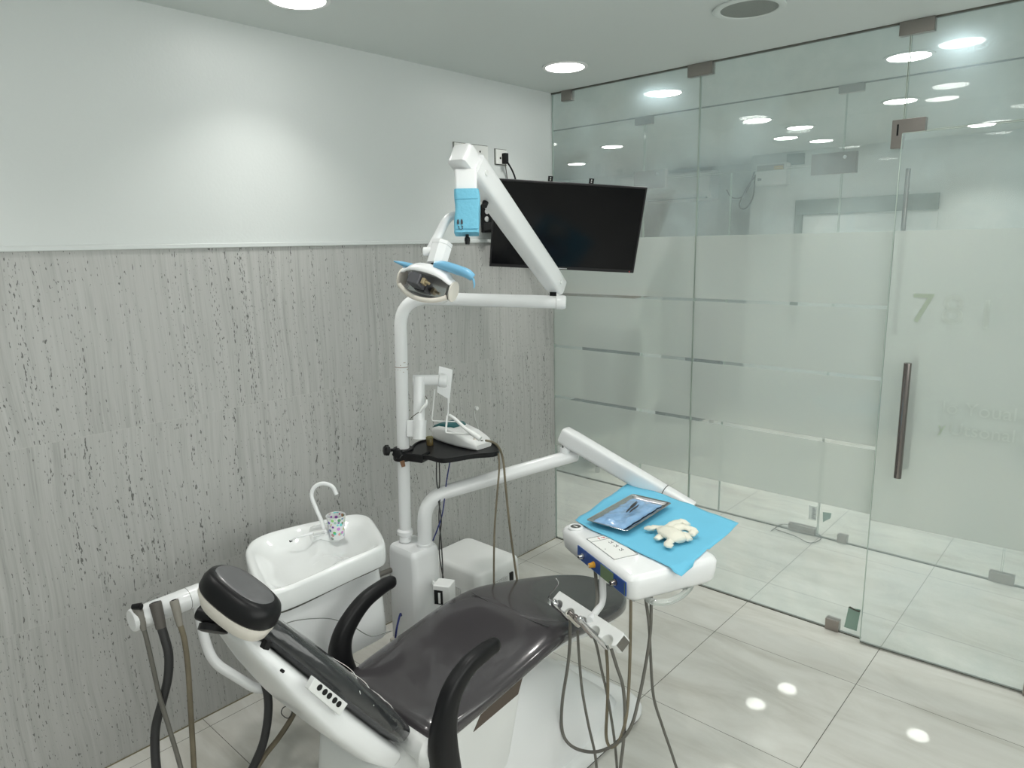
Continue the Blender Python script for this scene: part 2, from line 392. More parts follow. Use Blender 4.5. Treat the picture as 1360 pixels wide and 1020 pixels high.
MD = Matrix.Translation((2.46, 0, 0)) @ Matrix.Rotation(math.radians(3.2), 4, 'Z') @ Matrix.Translation((-2.46, 0, 0))
MD = Matrix.Translation((2.46, .004, 0)) @ Matrix.Rotation(math.atan2(.042, .785), 4, 'Z') @ Matrix.Translation((-2.46, 0, 0))
d1 = gpane('door_1', 1.675, 2.46, .010, 2.058, edges='lt', M=MD)
obj('bottom_edge', box(BM(), (1.675, -.0008, .006), (2.235, T + .0008, .010), MD), seal, d1, smooth=0)
w4 = gpane('window_4', 2.468, 3.39, .006, 2.060)
ZS = [(.567, .841), (.857, 1.127), (1.143, 1.412), (1.426, 1.709)]
def filmset(parent, x0, x1, bands, y=-.0022, M=None, mat=film):
    for a, b in bands:
        obj('frosted_film', box(BM(), (x0, y, a), (x1, y + .0018, b), M), mat, parent, smooth=0)
filmset(w1, .006, .8375, ZS); filmset(w2, .8445, 1.6635, ZS)
filmset(d1, 1.677, 2.458, [(.557, 1.709)], M=MD); filmset(w4, 2.47, 3.38, [(.567, 1.709)])
# the thin half-cleared strips left between the bands
def clamp(parent, x0, x1, z0, z1, y=0., M=None, name='glass_clamp'):
    b = BM(); box(b, (x0, y - .013, z0), (x1, y + T + .013, z1), M)
    return obj(name, b, metal, parent, smooth=30, bevel=.002)
clamp(w1, .073, .135, 2.398, 2.449); clamp(w1, .783, .900, 2.398, 2.449); clamp(w2, 1.630, 1.744, 2.402, 2.449)
clamp(w1, .815, .888, .001, .052); clamp(w2, 1.524, 1.580, .001, .052)
# L shaped patch where the fixed pane, the over-panel and the door meet
b = BM(); prism(b, [(1.632, 0, 2.010), (1.668, 0, 2.010), (1.672, 0, 2.064), (1.742, 0, 2.064), (1.742, 0, 2.112), (1.632, 0, 2.112)], (0, -.014, 0), (0, .024, 0))
lp = obj('corner_patch', b, metal, w2, smooth=30, bevel=.002)
b = BM(); box(b, (1.650, -.0155, 2.055), (1.656, -.0138, 2.095)); obj('slot', b, black, lp, smooth=0)
clamp(d1, 2.236, 2.455, .004, .072, M=MD, name='floor_patch'); clamp(d1, 2.30, 2.455, 2.0, 2.056, M=MD, name='top_patch')
# sticker remains
b = BM(); prism(b, [(1.600, 0, .032), (1.651, 0, .032), (1.660, 0, .135), (1.612, 0, .128)], (0, -.0016, 0), (0, -.0006, 0)); st = obj('sticker_remains', b, stickg, w2, smooth=0)
b = BM(); prism(b, [(1.611, 0, .130), (1.618, 0, .136), (1.640, 0, .128), (1.659, 0, .130), (1.655, 0, .121), (1.637, 0, .123), (1.622, 0, .126)], (0, -.0026, 0), (0, -.0016, 0)); obj('torn_edge', b, seal, st, smooth=0)
# door handle
hd = obj('door_handle', tube(BM(), [MD @ V((1.768, -.050, .768)), MD @ V((1.768, -.050, 1.222))], .0135, 20), hndl_m, d1, bevel=.0015)
for z in (.86, 1.15): obj('standoff', disc_cyl(BM(), MD @ V((1.768, -.042, z)), MD.to_3x3() @ V((0, 1, 0)), .007, .042), chrome, hd)
obj('outer_bar', tube(BM(), [MD @ V((1.774, .060, .778)), MD @ V((1.774, .060, 1.232))], .0125, 20), hndl_m, hd)
# lettering on the door film, seen from behind
def lettering(parent, s, loc, size, mat, mirror=False, M=None, bold=0.):
    c = bpy.data.curves.new('t', 'FONT'); c.body = s; c.size = size; c.extrude = .0003; c.offset = bold
    o = bpy.data.objects.new('t', c); COL.objects.link(o); bpy.context.view_layer.update()
    me = bpy.data.meshes.new_from_object(o); bpy.data.objects.remove(o); bpy.data.curves.remove(c)
    b = BM(); b.from_mesh(me); bpy.data.meshes.remove(me)
    R = Matrix.Rotation(PI / 2, 4, 'X')
    if mirror: R = R @ Matrix.Scale(-1, 4, (1, 0, 0))
    Mt = (M or Matrix()) @ Matrix.Translation(loc) @ R
    bmesh.ops.transform(b, matrix=Mt, verts=b.verts)
    return obj('lettering', b, mat, parent, smooth=0)
lt = simple('cleared_letter', (.62, .70, .66), .4, var=.02); lt2 = simple('cleared_letter_dim', srgb(168, 180, 164), .4, var=.02)
lettering(d1, '7', (1.752, -.0042, 1.372), .155, lt2, M=MD)
lettering(d1, '8', (1.852, -.0042, 1.372), .150, film_t, M=MD)
lettering(d1, '1', (1.955, -.0042, 1.360), .150, film_t, M=MD)
lettering(d1, 'lo Youal', (1.885, -.0042, 1.036), .070, film_t, M=MD)
lettering(d1, 'y', (1.880, -.0042, .962), .055, lt2, M=MD)
lettering(d1, 'Utsonal', (1.915, -.0042, .958), .066, film_t, M=MD)

# ------------------------------------------------------------------ corridor and far partition
FY = .965
f1 = gpane('window_5', -3.05, -.040, .006, H - .006, FY, glass2, 'r'); f2 = gpane('window_6', -.032, 1.152, 2.072, H - .006, FY, glass2, 'lrb')
f3 = gpane('window_7', 1.158, 2.030, .006, H - .006, FY, glass2, 'lr'); f4 = gpane('window_8', 2.038, 3.38, .006, H - .006, FY, glass2, 'l')
g1 = gpane('door_2', -.030, .544, .010, 2.062, FY, glass2, 'lrt'); g2 = gpane('door_3', .550, 1.150, .010, 2.062, FY, glass2, 'lrt')
filmset(f4, 2.04, 3.37, [(.567, 1.709)], FY + T + .0004)
clamp(f2, -.10, .02, 2.40, 2.449, FY); clamp(f3, 1.115, 1.235, 2.408, 2.449, FY); clamp(f3, 1.267, 1.318, .001, .048, FY); clamp(f4, 1.985, 2.09, .001, .052, FY)
for par, x0, x1 in ((f2, -.101, .125), (f2, 1.0, 1.225)):
    c = clamp(par, x0, x1, 2.014, 2.122, FY, name='hinge_patch')
    obj('screw_cap', disc_cyl(BM(), (x1 - .055, FY - .0135, 2.095), (0, -1, 0), .009, .003), chrome, c)
clamp(g2, .994, 1.146, .003, .045, FY, name='floor_patch'); clamp(g1, -.028, .10, .003, .045, FY, name='floor_patch')
b = BM(); box(b, (1.101, FY - .0015, .094), (1.146, FY - .0005, .178)); pp = obj('paper_notice', b, paper, g2, smooth=0)
b = BM()
for k in range(9): box(b, (1.118 + (k % 2) * .004, FY - .0022, .104 + k * .0075), (1.140 - (k % 3) * .003, FY - .0015, .107 + k * .0075))
obj('printing', b, inkm, pp, smooth=0)
b = BM(); prism(b, [(1.183, FY, .096), (1.178, FY, .156), (1.226, FY, .160), (1.222, FY, .128)], (0, -.0016, 0), (0, -.0006, 0)); obj('sticker_remains', b, stickg, f3, smooth=0)
fh = obj('door_handle', tube(BM(), [(1.478, FY - .05, 1.2), (1.478, FY - .05, 2.01)], .011, 14), hndl_m, f3)
for z in (1.3, 1.9): obj('standoff', disc_cyl(BM(), (1.478, FY - .046, z), (0, 1, 0), .006, .045), chrome, fh)
# threshold cable tangle at the far door
tag(obj('loose_cable', tube(BM(), spline([pt(1024, 705, z=.008), pt(1040, 696, z=.008), pt(1062, 702, z=.01), pt(1085, 708, z=.012), pt(1090, 716, z=.01), pt(1075, 721, z=.008), pt(1056, 712, z=.008), pt(1030, 703, z=.008)], 6), .0022, 6), hose_d), 'thin dark cable lying in a loop at the foot of the far glass door', 'cable')

# ------------------------------------------------------------------ far room contents
WY = 3.6
def wb(x0, y0, x1, y1, d0, d1, yy=None):
    yy = WY if yy is None else yy
    a_, c_ = pt(x0, y0, y=yy - d1), pt(x1, y1, y=yy - d1)
    return box(BM(), (a_.x, yy - d1, c_.z), (c_.x, yy - d0, a_.z))
t = thing('distribution_box', 'white electrical box with a coloured strip on the wall beyond the glass', 'electrical box', (-.3, WY, 2.13))
obj('casing', wb(1004, 219, 1044, 244, .0, .10), whiteb, t, bevel=.006)
obj('label_strip', wb(1005.5, 220.5, 1041, 225, .1005, .103), simple('strip_grey', srgb(150, 150, 148), .5), t, smooth=0)
obj('warning_mark', wb(1028, 220.5, 1040, 224, .1032, .1045), simple('strip_orange', srgb(205, 170, 110), .5), t, smooth=0)
obj('latch', wb(1006, 237, 1011, 240, .1005, .103), simple('strip_grey2', srgb(120, 125, 122), .5), t, smooth=0)
for k, (a, lab) in enumerate((([(965, 252), (972, 262), (985, 262), (995, 248), (1002, 228)], 'grey cable sagging in a short loop left of the electrical box'),
                              ([(1003, 232), (1000, 262), (990, 277), (982, 272), (992, 250), (1002, 235)], 'grey cable hanging in a long narrow loop below the electrical box'))):
    tag(obj('hanging_cable', tube(BM(), spline([pt(q[0], q[1], y=WY - .03 - .02 * k) for q in a], 7), .007, 7), hose_g), lab, 'cable')
t = thing('wall_panel_frame', 'wide grey frame around a pale panel on the wall beyond the glass', 'frame', (.5, WY, 1.2))
gf = simple('grey_frame', srgb(128, 138, 132), .5)
a_ = pt(1058, 267, y=WY); e_ = pt(1194, 258, y=WY); zt = (a_.z + e_.z) / 2
obj('head_rail', box(BM(), (a_.x, WY - .03, zt - .13), (e_.x + .3, WY - .0005, zt)), gf, t, smooth=0, bevel=.003)
obj('side_rail', box(BM(), (a_.x, WY - .03, .9), (a_.x + .07, WY - .0005, zt - .13)), gf, t, smooth=0, bevel=.003)
obj('panel', box(BM(), (a_.x + .07, WY - .012, .9), (e_.x + .3, WY - .0005, zt - .13)), plaster, t, smooth=0)
t = thing('small_wall_sign', 'small grey plate high on the wall right of the electrical box', 'sign', (-.1, WY, 2.3))
obj('plate', wb(1045, 205, 1068, 218, .0005, .012), gf, t, smooth=0)
# wall mounted air conditioner in the recess
t = thing('air_conditioner', 'long white air conditioner high on the recessed wall beyond the glass', 'air conditioner', (-1.3, 4.2, 2.1))
b = BM(); prism(b, [(-2.2, 4.2, 2.10), (-2.2, 4.04, 2.12), (-2.2, 3.98, 2.19), (-2.2, 3.99, 2.38), (-2.2, 4.02, 2.40), (-2.2, 4.2, 2.40)], (0, 0, 0), (1.1, 0, 0)); obj('casing', b, whiteb, t, bevel=.008)
b = BM(); box(b, (-2.15, 3.995, 2.12), (-1.15, 4.03, 2.132)); obj('louvre', b, gf, t, smooth=0)
# dark seats and cabinet glimpsed through the frosted film
def sofa(loc, w, label, top=1.02):
    t = thing('waiting_seat', label, 'seat', loc); x, y, z = loc
    obj('seat', box(BM(), (x - w / 2, y - .28, .30), (x + w / 2, y + .25, .46)), floorcab, t, bevel=.03, bseg=3)
    obj('backrest', box(BM(), (x - w / 2, y + .18, .46), (x + w / 2, y + .29, top)), floorcab, t, bevel=.03, bseg=3)
    for sx in (-1, 1):
        for sy in (-.22, .2): obj('leg', disc_cyl(BM(), (x + sx * (w / 2 - .05), y + sy, 0), (0, 0, 1), .018, .30), chrome, t)
sofa((-.70, 1.35, 0), .50, 'dark high-backed seat seen as the left blur behind the frosted glass')
sofa((-.20, 1.95, 0), .30, 'dark seat seen as the narrow blur behind the middle glass panels', 1.2)
t = thing('reception_cabinet', 'pale cabinet with a brown top behind the frosted glass near the corner', 'cabinet', (-2.3, 2.6, 0))
obj('body', box(BM(), (-2.7, 2.4, 0), (-1.0, 2.9, 1.19)), plaster, t, bevel=.01); obj('top', box(BM(), (-2.75, 2.36, 1.19), (-.97, 2.94, 1.225)), woodm, t, bevel=.004)

# ------------------------------------------------------------------ ceiling lights
LW = 1.8
def downlight(x, y, label, group, proto, power):
    if proto[0] is None:
        t = thing('ceiling_light', label, 'light', (x, y, H), group)
        b = BM(); lathe(b, [(.100, -.001), (.100, -.006), (.094, -.009), (.085, -.007), (.083, -.001)], (x, y, H), 40); obj('trim_ring', b, whiteb, t)
        b = BM(); lathe(b, [(.083, -.004), (.080, -.0085), (.04, -.0095), (.002, -.0098)], (x, y, H), 40); obj('diffuser', b, lamp_e, t)
        ld = bpy.data.lights.new('lamp', 'AREA'); ld.shape = 'DISK'; ld.size = .15; ld.energy = power; ld.spread = math.radians(106); ld.color = (1., .985, .94)
        lo = bpy.data.objects.new('lamp', ld); COL.objects.link(lo); lo.parent = t; lo.location = (0, 0, -.012)
        proto[0] = t; return t
    r = proto[0].copy(); COL.objects.link(r); r.location = (x, y, H); r['label'] = label; r['group'] = group
    for ch in list(proto[0].children):
        c = ch.copy(); COL.objects.link(c); c.parent = r
    return r
LG = 'round ceiling downlights'; near_p = [None]; far_p = [None]
for x, y, lab in [(.40, -.40, 'round ceiling light above the wall-mounted television, inside the treatment room'),
                  (.36, -1.69, 'round ceiling light cut off by the top edge of the picture above the plaster wall'),
                  (1.74, -.46, 'round ceiling light beside the ceiling speaker, seen mirrored in the glass'),
                  (1.42, -1.75, 'round ceiling light above the dental chair, seen mirrored in the glass and floor'),
                  (.33, -3.0, 'round ceiling light at the rear of the room by the stone wall'),
                  (1.50, -3.0, 'round ceiling light at the middle of the rear ceiling row'),
                  (2.7, -1.2, 'round ceiling light in front of the glass door'),
                  (2.7, -2.6, 'round ceiling light at the right rear of the room'),
                  (.42, .42, 'nearest corridor ceiling light, above the television through the first glass wall'),
                  (1.53, .55, 'corridor ceiling light right of the corner patch, seen through the over-door glass'),
                  (2.7, .5, 'corridor ceiling light beyond the right edge of the glass door'),
                  (-1.2, .5, 'corridor ceiling light left behind the plaster wall'),
                  (.39, 1.65, 'first ceiling light of the far room row, just right of the glass seam'),
                  (1.23, 1.65, 'far room ceiling light left of the door patch fitting'),
                  (-.95, 1.96, 'far room ceiling light above the top right corner of the television'),
                  (.20, 2.62, 'far room ceiling light above the electrical box'),
                  (.47, 2.18, 'far room ceiling light second in the receding row'),
                  (-1.9, 2.75, 'far room ceiling light low beside the wall corner'),
                  (1.40, 3.10, 'far room ceiling light behind the top of the glass door'),
                  (.33, 3.02, 'far room ceiling light last in the receding row, right of the electrical box'),
                  (2.6, 2.2, 'far room ceiling light at the far right')]:
    downlight(x, y, lab, LG, *((near_p, LW) if y < 0 else (far_p, LW * 2.1)))
t = thing('ceiling_speaker', 'round grey mesh ceiling speaker with a white rim above the glass wall', 'speaker', (1.31, -.57, H))
b = BM(); lathe(b, [(.118, -.001), (.118, -.006), (.108, -.010), (.094, -.006), (.092, -.001)], (1.31, -.57, H), 44); obj('rim', b, ceil_m, t)
b = BM(); lathe(b, [(.093, -.001), (.093, -.004), (.05, -.005), (.002, -.0055)], (1.31, -.57, H), 44); obj('mesh_cover', b, spkm, t)
# ================================================================== equipment
Z3 = V((0, 0, 1))
# ------------------------------------------------------------------ television on its swivel arm
TL, BL, BR, TR = V((.183, -.637, 1.981)), V((.068, -.568, 1.588)), V((.548, -.060, 1.539)), V((.662, -.130, 1.932))
C0 = (TL + BL + BR + TR) / 4; ux = ((BR - BL) + (TR - TL)).normalized(); uy = ((TL - BL) + (TR - BR)).normalized(); un = ux.cross(uy).normalized(); uy = un.cross(ux)
if un.dot(CAM - C0) < 0: un = -un
MT = Matrix(((ux.x, uy.x, un.x, C0.x), (ux.y, uy.y, un.y, C0.y), (ux.z, uy.z, un.z, C0.z), (0, 0, 0, 1)))
t = thing('television', 'black flat television tilted forward on a wall arm in the room corner', 'television', C0)
hw, hh = .350, .2065
b = BM(); box(b, (-hw, -hh, -.012), (hw, hh, 0), MT); obj('bezel', b, tvm, t, bevel=.002)
obj('back_cover', box(BM(), (-hw + .05, -hh + .03, -.035), (hw - .10, hh - .05, -.012), MT), black, t, bevel=.006)
sc_ = obj('screen', box(BM(), (-hw + .008, -hh + .016, 0), (hw - .008, hh - .008, .0008), MT), screen_m, t, smooth=0)
b = BM(); box(b, (-.022, -hh + .005, .0003), (.022, -hh + .009, .0010), MT); obj('brand_mark', b, whiteb, t, smooth=0)
obj('standby_light', disc_cyl(BM(), MT @ V((hw - .022, -hh + .007, .0)), un, .003, .002, 10), redm, t)
b = BM()
for px in (731.5, 786.5):
    q = MT.inverted() @ pt(px, 239, pl=(C0, un))
    b = BM(); box(b, (q.x - .011, hh - .03, -.016), (q.x + .011, hh + .022, -.0125), MT); br = obj('mounting_rail', b, black, t, smooth=0)
    for dz in (.006, .015): obj('slot_hole', disc_cyl(BM(), MT @ V((q.x, hh + dz, -.0126)), un, .0032, .0006, 8), whiteb, br, smooth=0)
ctr = MT @ V((-.05, 0, -.036))
obj('wall_arm', tube(BM(), fillet([ctr, V((.22, -.16, 1.75)), V((.03, -.30, 1.76)), V((.006, -.30, 1.76))], .02), .014, 10), black, t)
obj('wall_plate', box(BM(), (.0005, -.345, 1.66), (.012, -.255, 1.86)), black, t, bevel=.002)
# black socket strip on the wall, left of the television
t = thing('socket_strip', 'black socket strip on the wall, peeking out left of the television', 'socket strip', (0, -.53, 1.8))
P0 = pt(638, 272, x=.001); P1 = pt(654, 309, x=.001)
obj('casing', box(BM(), (.0005, P0.y, P1.z), (.028, P1.y + .03, P0.z)), black, t, bevel=.003)
for py, r in ((281, .012), (291, .013)):
    q = pt(646.5, py, x=.029); obj('socket_face', disc_cyl(BM(), q - V((.002, 0, 0)), (1, 0, 0), r, .004, 16), whiteb, t)
q = pt(647, 301, x=.03); obj('plug', box(BM(), (.027, q.y - .02, q.z - .018), (.05, q.y + .022, q.z + .018)), blackg, t, bevel=.003)
def plate(name, label, pa, pb, x=.0105):
    a = pt(*pa, x=0.006); c = pt(*pb, x=0.006); t = thing(name, label, 'socket', (0, (a.y + c.y) / 2, (a.z + c.z) / 2))
    obj('face_plate', box(BM(), (.0002, a.y, c.z), (.010, c.y, a.z)), paper, t, bevel=.002)
    obj('painted_shadow', box(BM(), (.0001, a.y - .003, c.z - .003), (.003, c.y + .003, a.z + .003)), seal, t, smooth=0)  # dark sheet standing in for the shadow round the plate
    return t, a, c
t, a, c = plate('wall_socket', 'wide white socket and switch plate behind the top of the lamp arm', (603, 189), (648, 218))
b = BM()
for dy, dz in ((0, .012), (-.012, -.008), (.012, -.008)): disc_cyl(b, V((.0095, c.y - .055 + dy, (a.z + c.z) / 2 + dz)), (1, 0, 0), .0042 if dz < 0 else .005, .0012, 10)
obj('pin_hole', b, black, t, smooth=0)
b = BM(); box(b, (.010, a.y + .03, c.z + .025), (.015, a.y + .06, a.z - .025)); obj('rocker_switch', b, whiteb, t, bevel=.002)
q = pt(627, 205, x=.012); obj('plug', box(BM(), (.010, q.y - .02, q.z - .014), (.034, q.y + .012, q.z + .008)), black, t, bevel=.004)
tag(obj('power_cable', tube(BM(), spline([q + V((.025, .01, 0)), pt(632, 212, x=.03), pt(636, 222, x=.022), pt(641, 240, x=.015), pt(650, 268, x=.02), pt(652, 290, x=.05)], 6), .0038, 8), black), 'black power cable dropping from the wide wall socket behind the lamp arm', 'cable')
t, a, c = plate('wall_socket', 'small square white socket above the top left corner of the television', (658, 198), (673, 219))
q = pt(669, 210, x=.012); obj('plug', box(BM(), (.010, q.y - .012, q.z - .028), (.034, q.y + .012, q.z + .022)), black, t, bevel=.003)
b = BM(); disc_cyl(b, pt(664.5, 210, x=.0095), (1, 0, 0), .0055, .0012, 10); obj('pin_hole', b, black, t, smooth=0)
tag(obj('power_cable', tube(BM(), spline([q + V((.02, 0, -.02)), pt(675, 217, x=.035), pt(681, 228, x=.035), pt(685, 240, x=.03), pt(688, 262, x=.03)], 6), .0042, 8), black), 'thick black power cable from the small socket down behind the television', 'cable')
tag(obj('signal_cable', tube(BM(), spline([pt(671, 216, x=.012), pt(672, 225, x=.010), pt(674, 238, x=.010), pt(676, 260, x=.010)], 6), .0024, 8), hose_g), 'thin grey cable on the wall beside the thick black power cable', 'cable')

# ------------------------------------------------------------------ equipment column (junction box + post)
PX, PY = .47, -1.44
t = thing('equipment_column', 'white upright junction box and post carrying lamp arm and shelf by the stone wall', 'dental unit column', (.465, -1.445, 0))
BX = (.405, -1.505, .545, -1.385)
cx, cy = .480, -1.445
obj('junction_box', sq3([(cx, cy, 0.0, .080, .070, .015), (cx, cy, .575, .076, .064, .018), (cx, cy, .592, .074, .062, .018), (cx, cy, .600, .068, .056, .016)]), white, t)
LEAN = V((.0375, .034, .9)) ; LEAN = V((.020, .018, .9))
base = V((.440, -1.450, .600))
def post(z): return base + LEAN * ((z - .6) / .9)
obj('post', tube(BM(), [post(.602), post(1.30)], .0225, 24), white, t)
b = BM(); tube(b, [post(.625), post(.632), post(.645), post(.652)], [.0235, .030, .030, .0235], 24); obj('post_collar', b, white, t)
b = BM(); tube(b, [post(1.268), post(1.270)], .0229, 24); obj('joint_ring', b, simple('rust_line', srgb(120, 85, 60), .7), t)
b = BM()
for k in range(26):
    a = random.uniform(0, 2 * PI); z = 1.27 + random.choice((-1, 1)) * random.uniform(.006, .02) ; c_ = post(z); r_ = .0226
    disc_cyl(b, c_ + V((math.cos(a), math.sin(a), 0)) * (r_ - .0006), V((math.cos(a), math.sin(a), 0)), random.uniform(.0008, .0018), .0008, 6)
obj('glue_marks', b, simple('glue_residue', srgb(150, 120, 85), .7), t, smooth=0)

# ------------------------------------------------------------------ dental lamp (arms + head)
E1 = V((.925, -1.10, 1.492)); ST = post(1.30)
t = thing('dental_lamp', 'white jointed dental lamp with blue-wrapped handles over the chair', 'dental lamp', ST)
top = post(1.52)
obj('upper_tube', tube(BM(), fillet([ST, post(1.515), E1], .13, 12), .0225, 24), white, t)
dE = (E1 - top).normalized()
b = BM(); tube(b, [E1 - dE * .022, E1 - dE * .020, E1, E1 + dE * .010, E1 + dE * .012], [.0225, .0245, .0245, .0225, .018], 24); obj('end_cap', b, white, t)
J1 = E1 - dE * .025 + V((0, 0, .022))
obj('pivot_pin', disc_cyl(BM(), J1 - V((0, 0, .01)), Z3, .016, .05, 20), whiteb, t)
A0 = J1 + V((0, 0, .040)); A1 = V((.985, -1.585, 1.915))
dA = (A1 - A0).normalized(); side = dA.cross(Z3).normalized(); upA = side.cross(dA)
b = BM(); tube(b, [A0 - dA * .03, A0 - dA * .022, A0 + dA * .05, A1 - dA * .05, A1 - dA * .01], [.024, .029, .031, .033, .033], 20, flat=1.05, up=upA, sq=5); sa = obj('spring_arm', b, white, t)
b = BM(); box(b, (-.022, -.014, -.012), (.03, .014, .012), frame(A0 - V((0, 0, .030)) + dA * .0, Z3, side)); obj('spring_arm_joint', b, whiteb, sa, bevel=.002)
b = BM(); box(b, (-.018, -.016, -.0125), (.004, -.0135, .0125), frame(A0 - V((0, 0, .022)), Z3, side)); obj('joint_slot', b, black, sa, smooth=0)
for f_, r in ((.03, .007), (.93, .008)):
    c_ = A0 + (A1 - A0) * f_
    s_ = -side if (-side).dot(CAM - c_) > 0 else side
    obj('screw_cap', disc_cyl(BM(), c_ + s_ * .028 - upA * .004, s_, r, .008, 16), whiteb, sa, bevel=.001)
q = A0 + (A1 - A0) * .80; obj('stop_knob', disc_cyl(BM(), q - upA * .040, -upA, .009, .014, 14), black, sa)
# knuckle and drop link
K = V((1.0, -1.62, 1.93))
b = BM(); M_ = frame(pt(617.5, 213, d=1.925), dA, upA)
b = sq3([(0, 0, -.032, .028, .024, .012), (0, 0, -.028, .034, .030, .013), (0, 0, .022, .036, .032, .013), (0, 0, .034, .028, .024, .012)], M_); obj('knuckle', b, white, t)
D0 = pt(619, 228, d=1.925); D1 = pt(620.5, 308, d=1.925)
dd = (D1 - D0).normalized(); bx_ = RT - dd * RT.dot(dd)
b = sq3([(0, 0, 0, .031, .025, .008), (0, 0, (D1 - D0).length, .029, .024, .008)], frame(D0, bx_, dd)); obj('drop_link', b, white, t)
obj('link_hinge', box(BM(), (-.012, -.027, -.006), (.012, -.022, .014), frame(D0 - RT * .004, bx_, dd)), black, t, smooth=0)
obj('lock_bolt', tube(BM(), [D1, D1 + dd * .014, D1 + dd * .016, D1 + dd * .024, D1 + dd * .034], [.005, .005, .0075, .008, .006], 12), black, t)
# blue face mask wrapped round the drop link
W0 = pt(620, 254, d=1.92); W1 = pt(621.5, 311, d=1.92); wl_ = (W1 - W0).length
b = BM(); secs = []
for i in range(9):
    f_ = i / 8; s = []
    for k, (x, y) in enumerate(rrect(.0335, .028, .008, 4)):
        n_ = noise.noise(V((x * 60, y * 60, f_ * 3))) * .0025
        s.append(frame(W0, bx_, dd) @ V((x * (1 + .0) + n_ + .002 * math.sin(f_ * 5), y + n_, f_ * wl_)))
    secs.append(s)
loft(b, secs); fm = tag(obj('face_mask', b, maskm), 'pale blue disposable mask wrapped round the hanging link of the lamp arm', 'face mask')
camside = -1 if (frame(W0, bx_, dd).to_3x3() @ V((0, -1, 0))).dot(CAM - W0) > 0 else 1
for f_ in (.24, .93): obj('pleat_line', tube(BM(), [frame(W0, bx_, dd) @ V((-.031, camside * .0288, f_ * wl_)), frame(W0, bx_, dd) @ V((.031, camside * .0288, f_ * wl_))], .0008, 6), MATS.get('mask_line') or simple('mask_line', srgb(85, 150, 178), .7), fm, smooth=0)
b = BM(); MW = frame(W0, bx_, dd)
for x in (-.0235, -.0135): prism(b, [MW @ V((x + dx, camside * .0292, wl_ * .76 + dz)) for dx, dz in ((-.003, .006), (0, .008), (.003, .006), (.0025, -.003), (0, -.007), (-.0025, -.003))], (0, 0, 0), MW.to_3x3() @ V((0, camside * .0012, 0)))
for pts in ([(-.022, .88), (-.020, .93), (-.017, .94)], [(-.012, .87), (-.011, .92), (-.016, .945)], [(-.024, .87), (-.020, .875)], [(-.015, .865), (-.010, .87)]):
    tube(b, [MW @ V((x, camside * .0300, wl_ * f_)) for x, f_ in pts], .0008, 6)
obj('printed_mark', b, inkm, fm, smooth=0)
# curved pipe, yoke and swivel cylinder
obj('curved_pipe', tube(BM(), spline([pt(607, 286, d=1.95), pt(600, 287, d=1.95), pt(592, 294, d=1.95), pt(584, 309, d=1.95), pt(577, 322, d=1.945), pt(571, 333, d=1.94)], 6), [.0115, .0115, .0125, .0125, .0125, .0125], 16), white, t)
Y0 = pt(569.5, 334, d=1.92); obj('yoke_joint', tube(BM(), [Y0 - RT * .016, Y0 - RT * .014, Y0 + RT * .014, Y0 + RT * .016], [.008, .012, .012, .008], 18), white, t)
S0 = pt(588, 322, d=1.93); S1 = pt(579, 353, d=1.915); ds = (S1 - S0).normalized()
sw = obj('swivel_sleeve', tube(BM(), [S0, S0 + ds * .002, S0 + ds * .012, S0 + ds * .0125, S0 + ds * .0145, S0 + ds * .015, S1 - ds * .001], [.026, .0295, .0295, .028, .028, .0295, .0285], 8), white, t)
obj('swivel_neck', disc_cyl(BM(), S1 - ds * .004, ds, .016, .012, 16), black, t)
# lamp head: deep curved shell open towards the chair
HL = pt(538, 367, d=1.92); HR = pt(601, 384, d=1.87)
ha = (HR - HL).normalized(); hc = (HL + HR) / 2; hu = (UP * .93 + FW * .25); hu = (hu - ha * hu.dot(ha)).normalized(); hv = ha.cross(hu)   # hv: front/back
if hv.dot(FW) > 0: hv = -hv
MH = Matrix(((ha.x, hv.x, hu.x, hc.x), (ha.y, hv.y, hu.y, hc.y), (ha.z, hv.z, hu.z, hc.z), (0, 0, 0, 1)))
head = None
Lh = .079
def shell(sc, a0, a1, inset=0., n=16):
    secs = []
    for i in range(15):
        s_ = -1 + 2 * i / 14; w_ = max(.30, (1 - abs(s_) ** 3.2)) ** .5 * sc
        secs.append([MH @ V((s_ * (Lh - inset), math.cos(a) * .050 * w_ , math.sin(a) * .050 * w_ - .006 + .006 * (1 - s_ * s_))) for a in [a0 + (a1 - a0) * k / n for k in range(n + 1)]])
    return secs
b = BM(); loft(b, shell(1., math.radians(14), math.radians(272)), cap=False, closed=False); dome = obj('lamp_shell', b, white, t, norm=True)
so = dome.modifiers.new('s', 'SOLIDIFY'); so.thickness = .004; so.offset = -1
# end cheeks
for s_ in (-1, 1):
    b = BM(); pr = [MH @ V((s_ * (Lh - .001), math.cos(a) * .0285, math.sin(a) * .028 - .006)) for a in [2 * PI * k / 20 for k in range(20)]]
    prism(b, pr, (0, 0, 0), ha * s_ * .004); obj('end_cheek', b, cream, dome, bevel=.001)
b = BM(); box(b, (-.056, -.012, -.034), (.058, -.002, .020), MH); obj('reflector', b, chrome, dome, bevel=.002)
b = BM(); box(b, (-.040, .0, -.026), (-.004, .046, .006), MH); obj('bulb_housing', b, simple('dark_grey_bulb_housing', (.09, .09, .10), .5), dome, bevel=.004)
b = BM(); box(b, (-.0, .022, -.018), (.010, .042, -.002), MH); tube(b, [MH @ V((.010, .034, -.010)), MH @ V((.024, .034, -.012))], .004, 10); obj('bulb_clip', b, simple('brass_clip', srgb(170, 155, 125), .45, metal=.3), dome, bevel=.001)
b = BM(); tube(b, spline([MH @ V((-.074, .012, -.030)), MH @ V((-.04, .014, -.048)), MH @ V((0, .014, -.054)), MH @ V((.04, .014, -.048)), MH @ V((.074, .012, -.030))], 4), .007, 10); obj('lower_rim', b, cream, dome)
